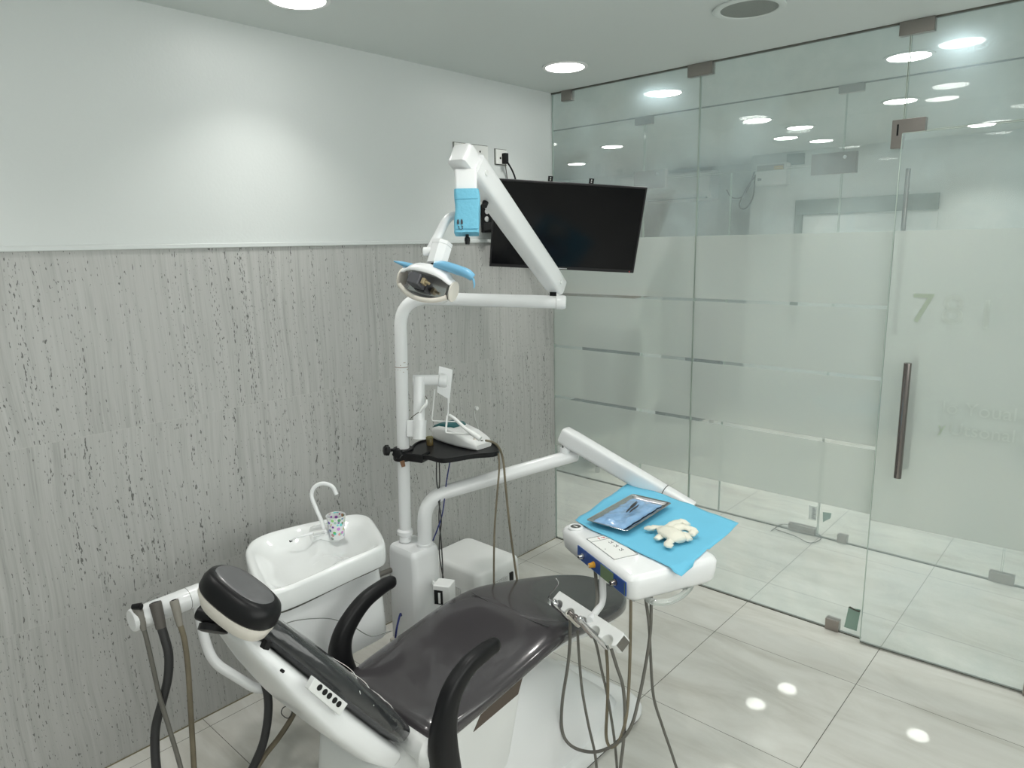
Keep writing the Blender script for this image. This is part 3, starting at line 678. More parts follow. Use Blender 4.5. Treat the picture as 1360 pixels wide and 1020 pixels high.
# handles in blue sleeves
b = BM(); tube(b, spline([pt(556, 356, d=1.93), pt(545, 353, d=1.93), pt(534, 350, d=1.93), pt(523, 347, d=1.93)], 5), [.008, .011, .009, .002], 12, flat=.7); tube(b, [pt(538, 352, d=1.93), pt(534, 359, d=1.93), pt(531, 364, d=1.93)], [.008, .005, .002], 8, flat=.4)
obj('lamp_handle', b, bluep, t)['label'] = 'left lamp handle in a pointed blue sleeve'
b = BM(); tube(b, spline([pt(578, 352, d=1.87), pt(590, 353, d=1.86), pt(606, 358, d=1.85), pt(620, 363, d=1.84), pt(628, 369, d=1.84)], 6), [.011, .0135, .0140, .0135, .011], 14, flat=.95); tube(b, spline([pt(622, 364, d=1.84), pt(628, 370, d=1.84), pt(630, 378, d=1.84), pt(629, 383, d=1.84)], 5), [.010, .008, .005, .002], 10, flat=.4)
obj('lamp_handle', b, bluep, t)['label'] = 'right lamp handle in a rounded blue sleeve'
obj('handle_stem', tube(BM(), [pt(583, 360, d=1.885), pt(590, 356, d=1.865)], .006, 10), white, t)

# ------------------------------------------------------------------ bracket with wall-side tube (monitor holder)
t = thing('pole_bracket', 'short white bracket arm with a blank mounting plate on the post above the shelf', 'bracket', post(1.0))
P = lambda px, py, d: pt(px, py, d=d)
dp = (post(1.1) - CAM).dot(FW)
obj('bracket_clamp', box(BM(), (-.02, -.012, -.03), (.03, .012, .03), frame(P(548, 569, dp), RT, UP)), white, t, bevel=.003)
obj('bracket_post', tube(BM(), [P(556.5, 582, dp - .01), P(556.5, 500, dp - .01)], .0205, 20), white, t)
obj('bracket_collar', tube(BM(), [P(558, 558, dp - .01), P(557, 583, dp - .01)], .0235, 20), white, t)
obj('bracket_tube', tube(BM(), [P(549, 505, dp), P(583, 505, dp)], .0200, 20), white, t)
b = BM(); tube(b, [P(583, 505, dp), P(584, 505, dp), P(592, 506, dp), P(594, 506, dp)], [.019, .0245, .0245, .020], 22); obj('tube_cap', b, white, t)
b = BM(); prism(b, [P(583, 486, dp + .05), P(601, 491, dp + .05), P(597, 531, dp + .05), P(580, 521, dp + .05)], FW * .004, FW * .014); obj('mounting_plate', b, white, t, bevel=.001)
b = BM(); box(b, (-.004, -.004, -.012), (.004, .004, .006), frame(P(596, 531, dp + .05), RT, UP)); obj('cord_clip', b, whiteb, t)
tag(obj('bent_rod', tube(BM(), fillet([P(577.5, 517, dp), P(573.5, 559, dp), P(607, 560, dp)], .01, 4), .0022, 8), whiteb), 'thin white bent wire rod hanging under the bracket tube behind the scaler', 'rod')
tag(obj('white_cord', tube(BM(), spline([P(595.5, 532, dp + .05), P(595, 548, dp + .03), P(593.5, 560, dp - .02), P(592, 572, dp - .04)], 5), .0024, 8), whiteb), 'white cord hanging from the mounting plate to the scaler', 'cord')
tag(obj('cable_clip', tube(BM(), spline([P(567, 531, dp - .04), P(566, 537, dp - .05), P(561, 543, dp - .05), P(557, 548, dp - .05)], 4), [.003, .006, .0062, .004], 10), whiteb), 'little white inline connector on the post above the shelf', 'connector')
tag(obj('thin_lead', tube(BM(), spline([P(567, 538, dp - .05), P(567, 530, dp - .04), P(565, 526, dp - .03)], 4) , .0016, 6), hose_g), 'thin lead looping above the white inline connector', 'lead')
tag(obj('thin_lead', tube(BM(), spline([P(557, 547, dp - .05), P(551, 551, dp - .045), P(546, 555, dp - .035)], 4), .0016, 6), hose_g), 'thin lead running down to the post from the white inline connector', 'lead')
t = tag(obj('wall_hook', disc_cyl(BM(), pt(631, 542, x=.0), (1, 0, 0), .010, .016, 14), whiteb), 'small white hook on the stone wall above the scaler', 'hook')
obj('hanging_wire', tube(BM(), spline([pt(630, 545, x=.01), pt(631, 556, x=.012), pt(634, 565, x=.012), pt(637, 573, x=.01)], 5), .0016, 6), whiteb, t)

# ------------------------------------------------------------------ round-ended black shelf clamped to the post
SZ = .950
t = thing('accessory_shelf', 'black round-ended shelf clamped to the white post, holding the scaler', 'shelf', (.47, -1.44, SZ))
poly = [pt(*q, z=SZ) for q in [(546, 598), (552, 590), (566, 585), (590, 583), (625, 584), (650, 587), (661, 593), (663, 599), (655, 603), (630, 605), (600, 610), (585, 611), (569, 607), (556, 606)]]
outl = []
n_ = len(poly)
for i in range(n_):
    a, b_, c_, d_ = poly[i - 1], poly[i], poly[(i + 1) % n_], poly[(i + 2) % n_]
    for k in range(4):
        s = k / 4; outl.append(.5 * ((2 * b_) + (c_ - a) * s + (2 * a - 5 * b_ + 4 * c_ - d_) * s * s + (3 * b_ - a - 3 * c_ + d_) * s ** 3))
b = BM(); prism(b, outl, (0, 0, -.012), (0, 0, 0)); top_ = obj('shelf_plate', b, black, t, bevel=.002)
cn = sum(outl, V()) / len(outl)
b = BM(); ring = []
for q in outl:
    d_ = (q - cn); ring.append((q, cn + d_ * (1 - .006 / d_.length)))
A = [[b.verts.new(o_ + V((0, 0, h))) for (o_, i_), h in zip(ring, [0] * len(ring))], [b.verts.new(o_ + V((0, 0, .006))) for o_, i_ in ring], [b.verts.new(i_ + V((0, 0, .006))) for o_, i_ in ring], [b.verts.new(i_ + V((0, 0, 0))) for o_, i_ in ring]]
for j in range(4):
    for k in range(len(ring)): b.faces.new((A[j][k], A[j][(k + 1) % len(ring)], A[(j + 1) % 4][(k + 1) % len(ring)], A[(j + 1) % 4][k]))
obj('shelf_rim', b, black, top_)
pc = post(.945)
obj('clamp_collar', tube(BM(), [pc - V((0, 0, .022)), pc + V((0, 0, .022))], .038, 24), black, t, bevel=.003)
b = BM(); box(b, (-.02, -.03, -.018), (.10, .03, .014), frame(pc, V((.7, .2, 0)), Z3)); obj('clamp_block', b, black, t, bevel=.005)
for px, py, dx in ((530, 602, 0), (517, 598, 1)):
    q = P(px, py, dp - .06 - .0 * dx); b = BM(); ax = (-RT * (.9 if dx else .25) - FW * .6)
    secs = []
    for h, r in ((0, .012), (.004, .018), (.016, .018), (.020, .012)):
        M_ = frame(q + ax.normalized() * h, UP, ax); secs.append([M_ @ V((math.cos(2 * PI * k / 28) * r * (1 + .10 * math.cos(7 * 2 * PI * k / 28)), math.sin(2 * PI * k / 28) * r * (1 + .10 * math.cos(7 * 2 * PI * k / 28)), 0)) for k in range(28)])
    loft(b, secs); tube(b, [q, q - ax.normalized() * .03], .006, 10); obj('clamp_knob', b, black, t)
b = BM(); tube(b, [P(534, 612, dp - .03), P(536, 620, dp - .03)], [.010, .008], 10, flat=.5); obj('tape_scrap', b, simple('brown_tape', srgb(130, 95, 70), .7), t)
# ultrasonic scaler
t = thing('ultrasonic_scaler', 'white and teal ultrasonic scaler unit lying on the black shelf', 'dental scaler', pt(615, 590, z=SZ))
b0 = pt(582, 586, z=SZ + .001); b1 = pt(648, 602, z=SZ + .001)
MSx = (pt(643, 601, z=SZ) - pt(580, 585, z=SZ)); MSx.z = 0; ln = MSx.length
MS = frame(pt(581, 580, z=SZ + .001), MSx, Z3)
secs = []
for f_, w_, h_ in ((0, .030, .030), (.03, .036, .046), (.2, .047, .060), (.45, .055, .064), (.7, .056, .052), (.85, .053, .040), (.95, .048, .030), (1.0, .040, .018)):
    secs.append([MS @ V((f_ * ln * 1.0, y, max(0.0, z + h_ / 2))) for y, z in rrect(w_ , h_ / 2, min(.014, h_ * .4), 5)])
b = BM(); loft(b, secs); sb = obj('scaler_body', b, whiteb, t)
b = BM(); secs = []
for f_, w_, h_ in ((.0, .026, .038), (.05, .033, .055), (.2, .042, .069), (.42, .044, .071), (.5, .035, .066)):
    secs.append([MS @ V((f_ * ln - .003, y + .006, z + h_ / 2 + .02)) for y, z in rrect(w_, h_ / 2 - .020, .008, 4)])
loft(b, secs); obj('teal_back', b, teal, t)
obj('control_dial', tube(BM(), [P(632, 584, dp - .10), P(632, 581, dp - .10)], [.010, .008], 16), cream, t)
obj('indicator', tube(BM(), [P(640, 586, dp - .11), P(640, 584.5, dp - .11)], [.005, .004], 12), hose_g, t)
obj('handpiece', tube(BM(), spline([P(597, 551, dp - .03), P(605, 557, dp - .05), P(618, 569, dp - .08), P(630, 577, dp - .10), P(638, 583, dp - .11)], 5), [.0045, .0065, .0065, .010, .0095], 14), whiteb, t)
obj('handpiece_holder', tube(BM(), fillet([P(594, 552, dp - .03), P(592, 575, dp - .05), P(628, 577, dp - .09)], .008, 4), .0035, 8), whiteb, t)
sc_h = []
t2 = obj('scaler_hose', tube(BM(), spline([P(645, 585, dp - .06), P(654, 587, dp - .04), P(661, 592, dp - .02), P(666, 602, dp - .0), P(669, 616, dp), P(671, 640, dp), P(676, 690, dp), P(681, 730, dp), P(687, 772, dp)], 6), .0042, 8), hose_b)
tag(t2, 'brown scaler hose arching off the right shelf end down to the floor unit', 'hose')
tag(obj('scaler_hose', tube(BM(), spline([P(662, 602, dp), P(663, 622, dp), P(660, 660, dp), P(657, 700, dp), P(656, 740, dp), P(656, 790, dp)], 6), .0038, 8), hose_b), 'brown hose hanging straight down from the shelf end', 'hose')
for a, m_, lab in (([(580, 606), (580, 640), (584, 660), (583, 690), (586, 720), (588, 760), (586, 780)], hose_d, 'black cable twisting down beside the junction box'),
                   ([(583, 606), (584, 640), (582, 660), (586, 690), (584, 715), (584, 740), (591, 780)], blackg, 'second black cable crossing the first beside the junction box'),
                   ([(598, 611), (593, 640), (588, 680), (582, 700), (575, 718)], blueblack, 'thin blue cable slanting down from the shelf to the junction box')):
    tag(obj('hanging_cable', tube(BM(), spline([P(q[0], q[1], dp + .03 + .012 * math.sin(i * 1.7)) for i, q in enumerate(a)], 6), .0024, 6), m_), lab, 'cable')
jc = pt(571, 591, z=SZ)
t = thing('small_jar', 'small dark amber jar on the shelf beside the post', 'jar', jc)
b = BM(); lathe(b, [(.001, .0), (.0125, .0), (.0135, .004), (.013, .022), (.012, .024)], jc); obj('jar_body', b, jarm, t)
b = BM(); lathe(b, [(.0135, .024), (.0138, .030), (.012, .033), (.001, .033)], jc); obj('lid', b, simple('mossy_lid', srgb(110, 105, 70), .8, var=.3, vscale=120), t)

# ------------------------------------------------------------------ floor unit (suction compressor) by the wall
t = thing('suction_unit', 'low white boxy floor unit with perforated sides between column and wall', 'suction unit', (.31, -1.0, 0))
ZC = .35
qb = [pt(*q, z=ZC) for q in ((566, 741), (602, 711), (690, 735), (645, 764))]
mx, my = .330, -.995; hx, hy = .165, .132
obj('casing', sq3([(mx, my, .012, hx + .006, hy + .006, .03), (mx, my, .30, hx + .002, hy + .002, .032), (mx, my, .335, hx, hy, .032), (mx, my, .345, hx - .006, hy - .006, .03), (mx, my, .350, hx - .018, hy - .018, .025)]), whiteb, t)
obj('vent_grille', box(BM(), (mx - .13, my - hy - .0075, .10), (mx + .06, my - hy - .0035, .26)), grille_m, t, bevel=.001)
obj('vent_grille', box(BM(), (mx + hx + .0035, my - .10, .14), (mx + hx + .0075, my + .04, .29)), grille_m, t, bevel=.001)
obj('power_switch', box(BM(), (mx + hx + .001, my + .055, .255), (mx + hx + .009, my + .075, .295)), black, t, bevel=.001)
for sx in (-1, 1):
    for sy in (-1, 1): obj('foot', disc_cyl(BM(), (mx + sx * .12, my + sy * .1, 0), Z3, .014, .013), blackg, t)
t = thing('transformer_box', 'small white box with a dark window mounted beside the junction box', 'box', pt(593, 776, d=2.45))
qc = pt(590, 782, d=2.50)
b = BM(); box(b, (-.032, -.03, -.05), (.032, .03, .026), frame(qc, V((.9, .43, 0)), Z3)); obj('casing', b, whiteb, t, bevel=.005)
b = BM(); box(b, (-.026, -.032, -.045), (.006, -.0295, .008), frame(qc, V((.9, .43, 0)), Z3)); obj('window', b, black, t, smooth=0)
b = BM(); box(b, (-.010, -.034, -.040), (-.002, -.0315, .0), frame(qc, V((.9, .43, 0)), Z3)); obj('label', b, whiteb, t, smooth=0)
obj('mounting_arm', tube(BM(), [qc + V((0, 0, -.03)), V((.50, -1.40, qc.z - .03))], .01, 8), whiteb, t)

# ------------------------------------------------------------------ spittoon
t = thing('spittoon', 'white spittoon with an oblong basin and curved water spout beside the column', 'spittoon', (.48, -1.87, .4))
rim = [pt(*q, z=.725) for q in [(326, 738), (326, 728), (334, 717), (352, 708), (380, 700), (410, 693), (440, 687), (465, 682.5), (480, 682), (492, 686), (502, 699), (509, 711), (511, 722), (500, 729), (470, 742), (430, 760), (390, 777), (365, 785), (350, 785), (340, 775), (332, 757)]]
n_ = len(rim); out2 = []
for i in range(n_):
    a, b_, c_, d_ = rim[i - 1], rim[i], rim[(i + 1) % n_], rim[(i + 2) % n_]
    for k in range(3):
        s = k / 3; out2.append(.5 * ((2 * b_) + (c_ - a) * s + (2 * a - 5 * b_ + 4 * c_ - d_) * s * s + (3 * b_ - a - 3 * c_ + d_) * s ** 3))
cb = sum(out2, V()) / len(out2); cb.z = 0
def off(k, z, q):  # shrink towards the centre by k metres
    d_ = V((q.x - cb.x, q.y - cb.y, 0)); return V((q.x, q.y, z)) - d_.normalized() * k
# basin bowl: two linked hollows sunk into the top
ax_ = (pt(500, 705, z=.725) - pt(335, 745, z=.725)); ax_.z = 0; ax_.normalize()
def bowl(q0, k):
    d_ = V((q0.x - cb.x, q0.y - cb.y, 0)); L = d_.length
    return q0
b = BM(); secs = [[off(.004, .655, q) for q in out2], [off(.0, .664, q) for q in out2], [off(.0, .712, q) for q in out2], [off(.004, .722, q) for q in out2], [off(.012, .725, q) for q in out2], [off(.022, .722, q) for q in out2]]
for f_, z in ((.86, .716), (.80, .704), (.70, .685), (.55, .672), (.35, .668), (.12, .668)):
    row = []
    for q in out2:
        x_, y_ = cb.x + (q.x - cb.x) * f_, cb.y + (q.y - cb.y) * f_
        s_ = (V((x_, y_, 0)) - V((cb.x, cb.y, 0))).dot(ax_)          # along the basin
        ridge = .030 * math.exp(-((s_ - .045) / .035) ** 2) * (1 - (f_ / .9) ** 6)
        row.append(V((x_, y_, z + ridge)))
    secs.append(row)
loft(b, secs); basin = obj('basin', b, basin_m, t, smooth=60)
# raised bridge between hollows with the spout base
bc = pt(436, 706, z=.72)
b = BM(); 
MBr = frame(pt(428, 706, z=.705), V((ax_.x, ax_.y, 0)), Z3)
loft(b, [[MBr @ V((x, y, z)) for x, y in rrect(w_, h_, .016, 5)] for w_, h_, z in ((.052, .050, -.03), (.045, .044, .0), (.036, .036, .014), (.025, .026, .017))]); obj('spout_bridge', b, basin_m, basin, smooth=60)
sp0 = pt(430, 706, z=.722); dsp = (sp0 - CAM).dot(FW)
obj('water_spout', tube(BM(), spline([P(431, 707, dsp), P(427, 692, dsp), P(420, 676, dsp), P(414, 660, dsp), P(416, 649, dsp), P(424, 643, dsp), P(433, 642.5, dsp), P(442, 647, dsp), P(447, 657, dsp)], 8), .0070, 14), white, t)
obj('spout_base', tube(BM(), [sp0 - Z3 * .008, sp0 + Z3 * .004, sp0 + Z3 * .008], [.014, .013, .008], 16), white, t)
obj('cup_sensor', box(BM(), (-.020, -.010, -.006), (.020, .010, .010), frame(pt(423, 708, z=.722), ax_, Z3)), whiteb, t, bevel=.004)
b = BM(); box(b, (-.020, -.0112, -.002), (.020, -.0098, .001), frame(pt(423, 709, z=.722), ax_, Z3)); obj('chrome_strip', b, chrome, t, smooth=0)
obj('rinse_nozzle', tube(BM(), spline([pt(417, 707, z=.728), pt(405, 711, z=.726), pt(394, 714, z=.722), pt(386, 718, z=.712)], 5), [.005, .0045, .004, .0035], 10), white, t)
obj('nozzle_tip', tube(BM(), [pt(388, 717.5, z=.713), pt(385, 719, z=.709)], .0042, 10), black, t)
# cabinet under the basin
b = BM(); secs = []
for k, z in ((.030, .656), (.024, .60), (.018, .50), (.014, .40), (.02, .392)):
    secs.append([off(k, z, q) + (V((0, .0, 0))) for q in out2])
loft(b, secs); cab = obj('cabinet', b, white, t, smooth=50)
b = BM(); secs = []
b2 = [off(.008, .640, q) for q in out2]
loft(b, [[off(.022, .642, q) for q in out2], [off(.022, .656, q) for q in out2]]); obj('painted_shadow', b, seal, cab)  # dark band painted as the shade under the basin
# curved seam on the cabinet side facing the chair
def side_pt(px, py, k=-.0155):
    n = V((ax_.y, -ax_.x, 0)).normalized()
    if n.dot(CAM - cb) < 0: n = -n
    far = max((q - cb).dot(n) for q in out2)
    return pt(px, py, pl=(cb + n * (far + k), n))
b = BM(); tube(b, spline([side_pt(*q) for q in [(378, 829), (390, 825), (410, 822), (440, 822), (468, 832), (485, 842), (497, 845), (519, 838)]], 6), .0014, 6); obj('panel_seam', b, simple('grey_seam', srgb(120, 124, 120), .6), cab)
obj('support_bracket', tube(BM(), [V((.41, -1.68, .50)), V((.42, -1.50, .50))], .010, 10), hose_g, t)
# paper cup
t0 = pt(448, 714, z=.692); t = thing('paper_cup', 'white paper cup printed with small coloured motifs on the spittoon', 'cup', t0)
b = BM(); lathe(b, [(.001, .0), (.0240, .0), (.0245, .002), (.0325, .080), (.0335, .081), (.0335, .083), (.0320, .082), (.0240, .006), (.001, .005)], t0, 32); obj('cup_wall', b, cupm, t)
b = BM(); lathe(b, [(.0326, .0795), (.0342, .0815), (.0338, .0845), (.0322, .0835)], t0, 32, cap=False); obj('rolled_rim', b, paper, t)

# ------------------------------------------------------------------ delivery unit: swing arm, balance arm, console
AS = V((.522, -1.425, .600)); EA = V((.790, -.860, .862))
t = thing('delivery_unit', 'white dental delivery arm and console with blue control strip and hanging instruments', 'dental delivery unit', AS)
obj('arm_socket', tube(BM(), [AS, AS + Z3 * .010, AS + Z3 * .012], [.030, .030, .026], 24), white, t)
ab = V((.540, -1.405, .800))
obj('swing_arm', tube(BM(), fillet([AS + Z3 * .002, V((.527, -1.42, .785)), EA], .13, 12), .0265, 24), white, t)
dS = (EA - V((.527, -1.42, .785))).normalized()
obj('arm_end', tube(BM(), [EA, EA + dS * .008, EA + dS * .014], [.0268, .025, .016], 24), white, t)
JB = EA - dS * .04 + Z3 * .02
obj('arm_pivot', tube(BM(), [JB, JB + Z3 * .022, JB + Z3 * .024, JB + Z3 * .050], [.021, .021, .015, .015], 20), white, t)
obj('pivot_slot', box(BM(), (-.004, -.004, 0), (.018, .018, .012), frame(JB + Z3 * .024 + V((.0, -.012, 0)), RT, Z3)), black, t, bevel=.002)
B0 = P(748, 577, (JB - CAM).dot(FW)); B1 = pt(912, 674, z=.735)
dB = (B1 - B0).normalized(); sB = dB.cross(Z3).normalized(); uB = sB.cross(dB)
ba = obj('balance_arm', tube(BM(), [B0 - dB * .004, B0 + dB * .004, B0 + dB * .05, B1 + dB * .02], [.024, .029, .030, .027], 20, flat=1.15, up=uB, sq=5), white, t)
b = BM(); q_ = B0 + (B1 - B0) * .82; tube(b, [q_, q_ + dB * .0025], .0290, 20, flat=1.15, up=uB, sq=5); obj('joint_line', b, hose_d, ba)
# console
FLc = V((1.060, -1.300, 0)); cu = V((.911, -.412, 0)).normalized(); cv = V((.412, .911, 0)).normalized()
MC = Matrix(((cu.x, cv.x, 0, FLc.x), (cu.y, cv.y, 0, FLc.y), (0, 0, 1, 0), (0, 0, 0, 1)))
CW, CD = .425, .315
lev = [(.702, .030, .03), (.700, .020, .03), (.712, .006, .032), (.728, .002, .035), (.765, .0, .035), (.776, .004, .034), (.781, .012, .03)]
b = sq3([(CW / 2, CD / 2, z, CW / 2 - k, CD / 2 - k, r) for z, k, r in [(.698, .03, .02), (.701, .018, .025), (.715, .006, .03), (.745, .001, .034), (.768, .0, .034), (.778, .006, .032), (.783, .016, .026)]], MC, 6)
con = obj('console', b, white, t)
ft = (FLc + V((0, 0, 0)), -cv)      # front face plane
def fpt(px, py, k=.0): return MC.inverted() @ pt(px, py, pl=(FLc - cv * k, cv))
qa = fpt(768, 728); qz = fpt(832, 773)
u0, u1 = qa.x, qz.x
zt = .764; zb = .722
cp = obj('control_panel', box(BM(), (u0, -.0030, zb), (u1, .001, zt), MC), panelblue, t, bevel=.001)
uu = lambda px, py: fpt(px, py).x
obj('display', box(BM(), (uu(799, 745), -.0042, zb + .001), (uu(816, 754), -.0028, zt - .001), MC), lcd, cp, smooth=0)
for (px, py), m_, lab in (((776, 739), chrome, 'steel knob'), ((790, 746), yellow, 'ochre knob'), ((819, 763), hndl_m, 'dark steel knob')):
    q = fpt(px, py); c_ = MC @ V((q.x, -.003, .743)); k_ = BM(); tube(k_, [c_, c_ - cv * .004, c_ - cv * .005, c_ - cv * .017, c_ - cv * .018], [.0095, .0095, .0080, .0072, .006], 18); o = obj('knob', k_, m_, cp); o['label'] = lab
    k_ = BM(); tube(k_, [c_ - cv * .018, c_ - cv * .0186], .0035, 12); obj('knob_centre', k_, black if lab[0] != 'o' else cream, o)
obj('panel_edge', box(BM(), (u1 - .006, -.0036, zb + .004), (u1 - .003, -.0028, zt - .003), MC), lcd, cp, smooth=0)
g_ = MC.inverted() @ pt(764.5, 700.5, z=.785)
c_ = MC @ V((g_.x, g_.y, .781)); b = BM(); lathe(b, [(.025, 0), (.025, .006), (.022, .009), (.0175, .009), (.0170, .006), (.001, .006)], c_, 32); ga = obj('pressure_gauge', b, white, t)
b = BM(); lathe(b, [(.0168, .0065), (.0168, .0072), (.001, .0072)], c_, 28); obj('gauge_dial', b, simple('dial_dark', srgb(70, 72, 70), .35), ga)
b = BM(); prism(b, [c_ + V((-.009, -.001, .0075)), c_ + V((-.008, .002, .0075)), c_ + V((.006, .003, .0075)), c_ + V((.009, -.003, .0075))], (0, 0, 0), (0, 0, .0006)); obj('gauge_needle', b, paper, ga, smooth=0)
# keypad set in the sloping front strip
k0 = MC.inverted() @ pt(796, 707, z=.784); k1 = MC.inverted() @ pt(831, 748, z=.784); kk = [MC.inverted() @ pt(*q, z=.7845) for q in ((796, 706), (846, 730), (828, 748), (781, 722))]
ku0 = (kk[0].x + kk[3].x) / 2; ku1 = (kk[1].x + kk[2].x) / 2; kv0 = (kk[3].y + kk[2].y) / 2; kv1 = (kk[0].y + kk[1].y) / 2
MK = MC @ Matrix.Translation((0, 0, .7832))
kp = obj('keypad', box(BM(), (ku0, kv0, -.001), (ku1, kv1, .0020), MK), paper, t, smooth=0)
b = BM()
for x0, y0, x1, y1 in ((ku0, kv0, ku1, kv0 + .0012), (ku0, kv1 - .0012, ku1, kv1), (ku0, kv0, ku0 + .0012, kv1), (ku1 - .0012, kv0, ku1, kv1), (ku0 + .028, kv0, ku0 + .0288, kv1)): box(b, (x0, y0, .0019), (x1, y1, .0026), MK)
obj('keypad_border', b, inkm, kp, smooth=0)
b = BM()
for i, f_ in enumerate((.34, .52, .70)):
    x = ku0 + (ku1 - ku0) * f_; y = kv0 + (kv1 - kv0) * .66
    tube(b, [MK @ V((x - .006, y + .006, .0022)), MK @ V((x + .004, y + .001, .0022)), MK @ V((x + .007, y - .005, .0022))], .0011, 6)
    tube(b, [MK @ V((x - .004, y - .004, .0022)), MK @ V((x + .002, y - .006, .0022))], .0010, 6); disc_cyl(b, MK @ V((x + .003, y + .006, .0018)), Z3, .002, .0008, 8)
disc_cyl(b, MK @ V((ku0 + (ku1 - ku0) * .55, kv0 + .014, .0018)), Z3, .0016, .0006, 8)
obj('keypad_symbols', b, inkm, kp, smooth=0)
b = BM(); x = ku0 + .014; y = kv0 + (kv1 - kv0) * .62; tube(b, [MK @ V((x, y - .006, .0022)), MK @ V((x, y + .006, .0022)), MK @ V((x + .005, y + .004, .0022)), MK @ V((x + .001, y, .0022))], .0011, 6); box(b, (x - .006, y - .016, .0019), (x + .008, y - .013, .0024), MK)
obj('keypad_red_symbol', b, redm, kp, smooth=0)
# loop handle under the right side
hp = [MC @ V((CW - .03, .03, .705))] + [pt(*q, z=.690) for q in ((856, 791), (862, 797), (872, 800), (888, 799), (904, 792), (915, 782), (918, 774))] + [MC @ V((CW - .02, .20, .703))]
obj('console_handle', tube(BM(), spline(hp, 6), .0095, 14), glassm_solid, t)
# instrument holder pipe + bar
hp0 = pt(799, 764, z=.700); dh = (hp0 - CAM).dot(FW)
obj('holder_pipe', tube(BM(), fillet([P(800, 757, dh), P(801, 800, dh), P(783, 824, dh - .10)], .03, 8), .0105, 16), white, t)
HB0 = pt(742, 797, z=.600); HB1 = pt(822, 853, z=.600); hd_ = (HB1 - HB0).normalized(); hn = Z3.cross(hd_).normalized()
if hn.dot(CAM - HB0) < 0: hn = -hn
tilt = (Z3 * .80 + hn * .60).normalized(); nrm = hd_.cross(tilt).normalized()
if nrm.dot(CAM - HB0) < 0: nrm = -nrm
HLn = (HB1 - HB0).length
MHB = Matrix(((hd_.x, nrm.x, tilt.x, HB0.x), (hd_.y, nrm.y, tilt.y, HB0.y), (hd_.z, nrm.z, tilt.z, HB0.z), (0, 0, 0, 1)))
# holder bar: scalloped front like a comb
outline = [(0, -.024)]
pk = [.10, .31, .52, .73, .93]
outline = [(-.004, -.022), (-.004, .016), (0.0, .020)]
for f_ in pk:
    c_ = f_ * HLn; r_ = .0205
    for k in range(9):
        a = PI - PI * k / 8; outline.append((c_ + r_ * math.cos(a), .024 - r_ * math.sin(a) * 1.1))
outline += [(HLn + .010, .020), (HLn + .014, .014), (HLn + .014, -.020), (HLn + .008, -.026)]
b = BM(); prism(b, [MHB @ V((x, y, 0)) for x, y in outline], tilt * -.020, tilt * .020); ih = obj('instrument_holder', b, whiteb, t, bevel=.003)
b = BM(); box(b, (HLn + .013, -.020, -.017), (HLn + .0155, .014, .017), MHB); obj('end_label', b, hose_g, ih, smooth=0)
def inst(name, f_, prof, m_, lab, lean=0., y=.020, up_=0.):
    c_ = MHB @ V((HLn * f_, y, up_)); d_ = (tilt + hd_ * lean).normalized()
    o = obj(name, tube(BM(), [c_ + d_ * h for h, r in prof], [r for h, r in prof], 14), m_, t); o['label'] = lab; return c_, d_, o
c_, d_, o = inst('air_water_syringe', pk[0], [(-.050, .005), (-.045, .009), (.012, .010), (.018, .012), (.034, .011), (.040, .006)], chrome, 'chrome air water syringe with thin upright tip', -.2)
obj('syringe_tip', tube(BM(), spline([c_ + d_ * .036, c_ + d_ * .055 - hd_ * .004, P(741, 776, dh - .16), P(738.5, 768, dh - .165)], 5), .0016, 8), chrome, o); obj('trigger', disc_cyl(BM(), c_ + d_ * .03 - hd_ * .01, nrm, .008, .014, 12), chrome, o)
c_, d_, o = inst('hose_end', pk[1], [(-.045, .007), (-.035, .009), (.010, .010), (.022, .0085)], cream, 'cream empty hose end'); obj('bore', disc_cyl(BM(), c_ + d_ * .0215, d_, .0045, .001, 12), black, o)
c_, d_, o = inst('handpiece', pk[2], [(-.055, .006), (-.045, .009), (-.010, .0085), (.012, .0075), (.030, .0085), (.048, .008), (.052, .006)], hndl_m, 'dark steel handpiece', -.12)
obj('handpiece_grip', tube(BM(), [c_ + d_ * .012 - hd_ * .009, c_ + d_ * .056 - hd_ * .022], [.0075, .0065], 12), hndl_m, o)
c_, d_, o = inst('handpiece', pk[3] - .07, [(-.080, .0055), (-.070, .0085), (-.020, .0085), (.020, .0065), (.048, .0055), (.054, .0085), (.066, .0085), (.068, .006)], chrome, 'bright slim handpiece', -.18)
# hoses of the console
def hose(pts, r, m_, lab, n=7):
    return tag(obj('instrument_hose', tube(BM(), spline(pts, n), r, 10), m_), lab, 'hose', 'hoses hanging under the delivery console')
YB = -1.46
def hp_(a): return [pt(q[0], q[1], y=(q[2] if len(q) > 2 else YB)) for q in a]
hose(hp_([(757, 822), (757, 850), (754, 885), (747, 930), (746, 965), (753, 985), (770, 996), (795, 998), (822, 985), (838, 965), (848, 930, -1.42), (858, 880, -1.38), (864, 835, -1.36), (865, 790, -1.34)]), .0050, hose_g, 'grey-brown hose looping widest from the holder end up to the console')
hose(hp_([(767, 838), (769, 870), (773, 915), (781, 960), (790, 1000), (793, 1030), (795, 1060)]), .0042, hose_g, 'thin grey hose falling from the second holder slot to the picture edge')
hose(hp_([(784, 836), (792, 856), (799, 890), (807, 925), (815, 975), (819, 1015), (821, 1060)]), .0040, hose_g, 'thin grey hose falling from the middle of the instrument holder')
hose(hp_([(805, 860), (807, 890), (807, 930), (805, 975), (810, 992), (819, 988), (826, 975), (832, 950), (835, 915, -1.42), (837, 860, -1.40), (838, 780, -1.38)]), .0048, hose_b, 'brown hose making a narrow loop below the instrument holder')
hose(hp_([(812, 862), (819, 885), (827, 910), (830, 945), (828, 985), (824, 1020), (823, 1060)]), .0050, hose_g, 'grey hose bowing out right of the instrument holder')
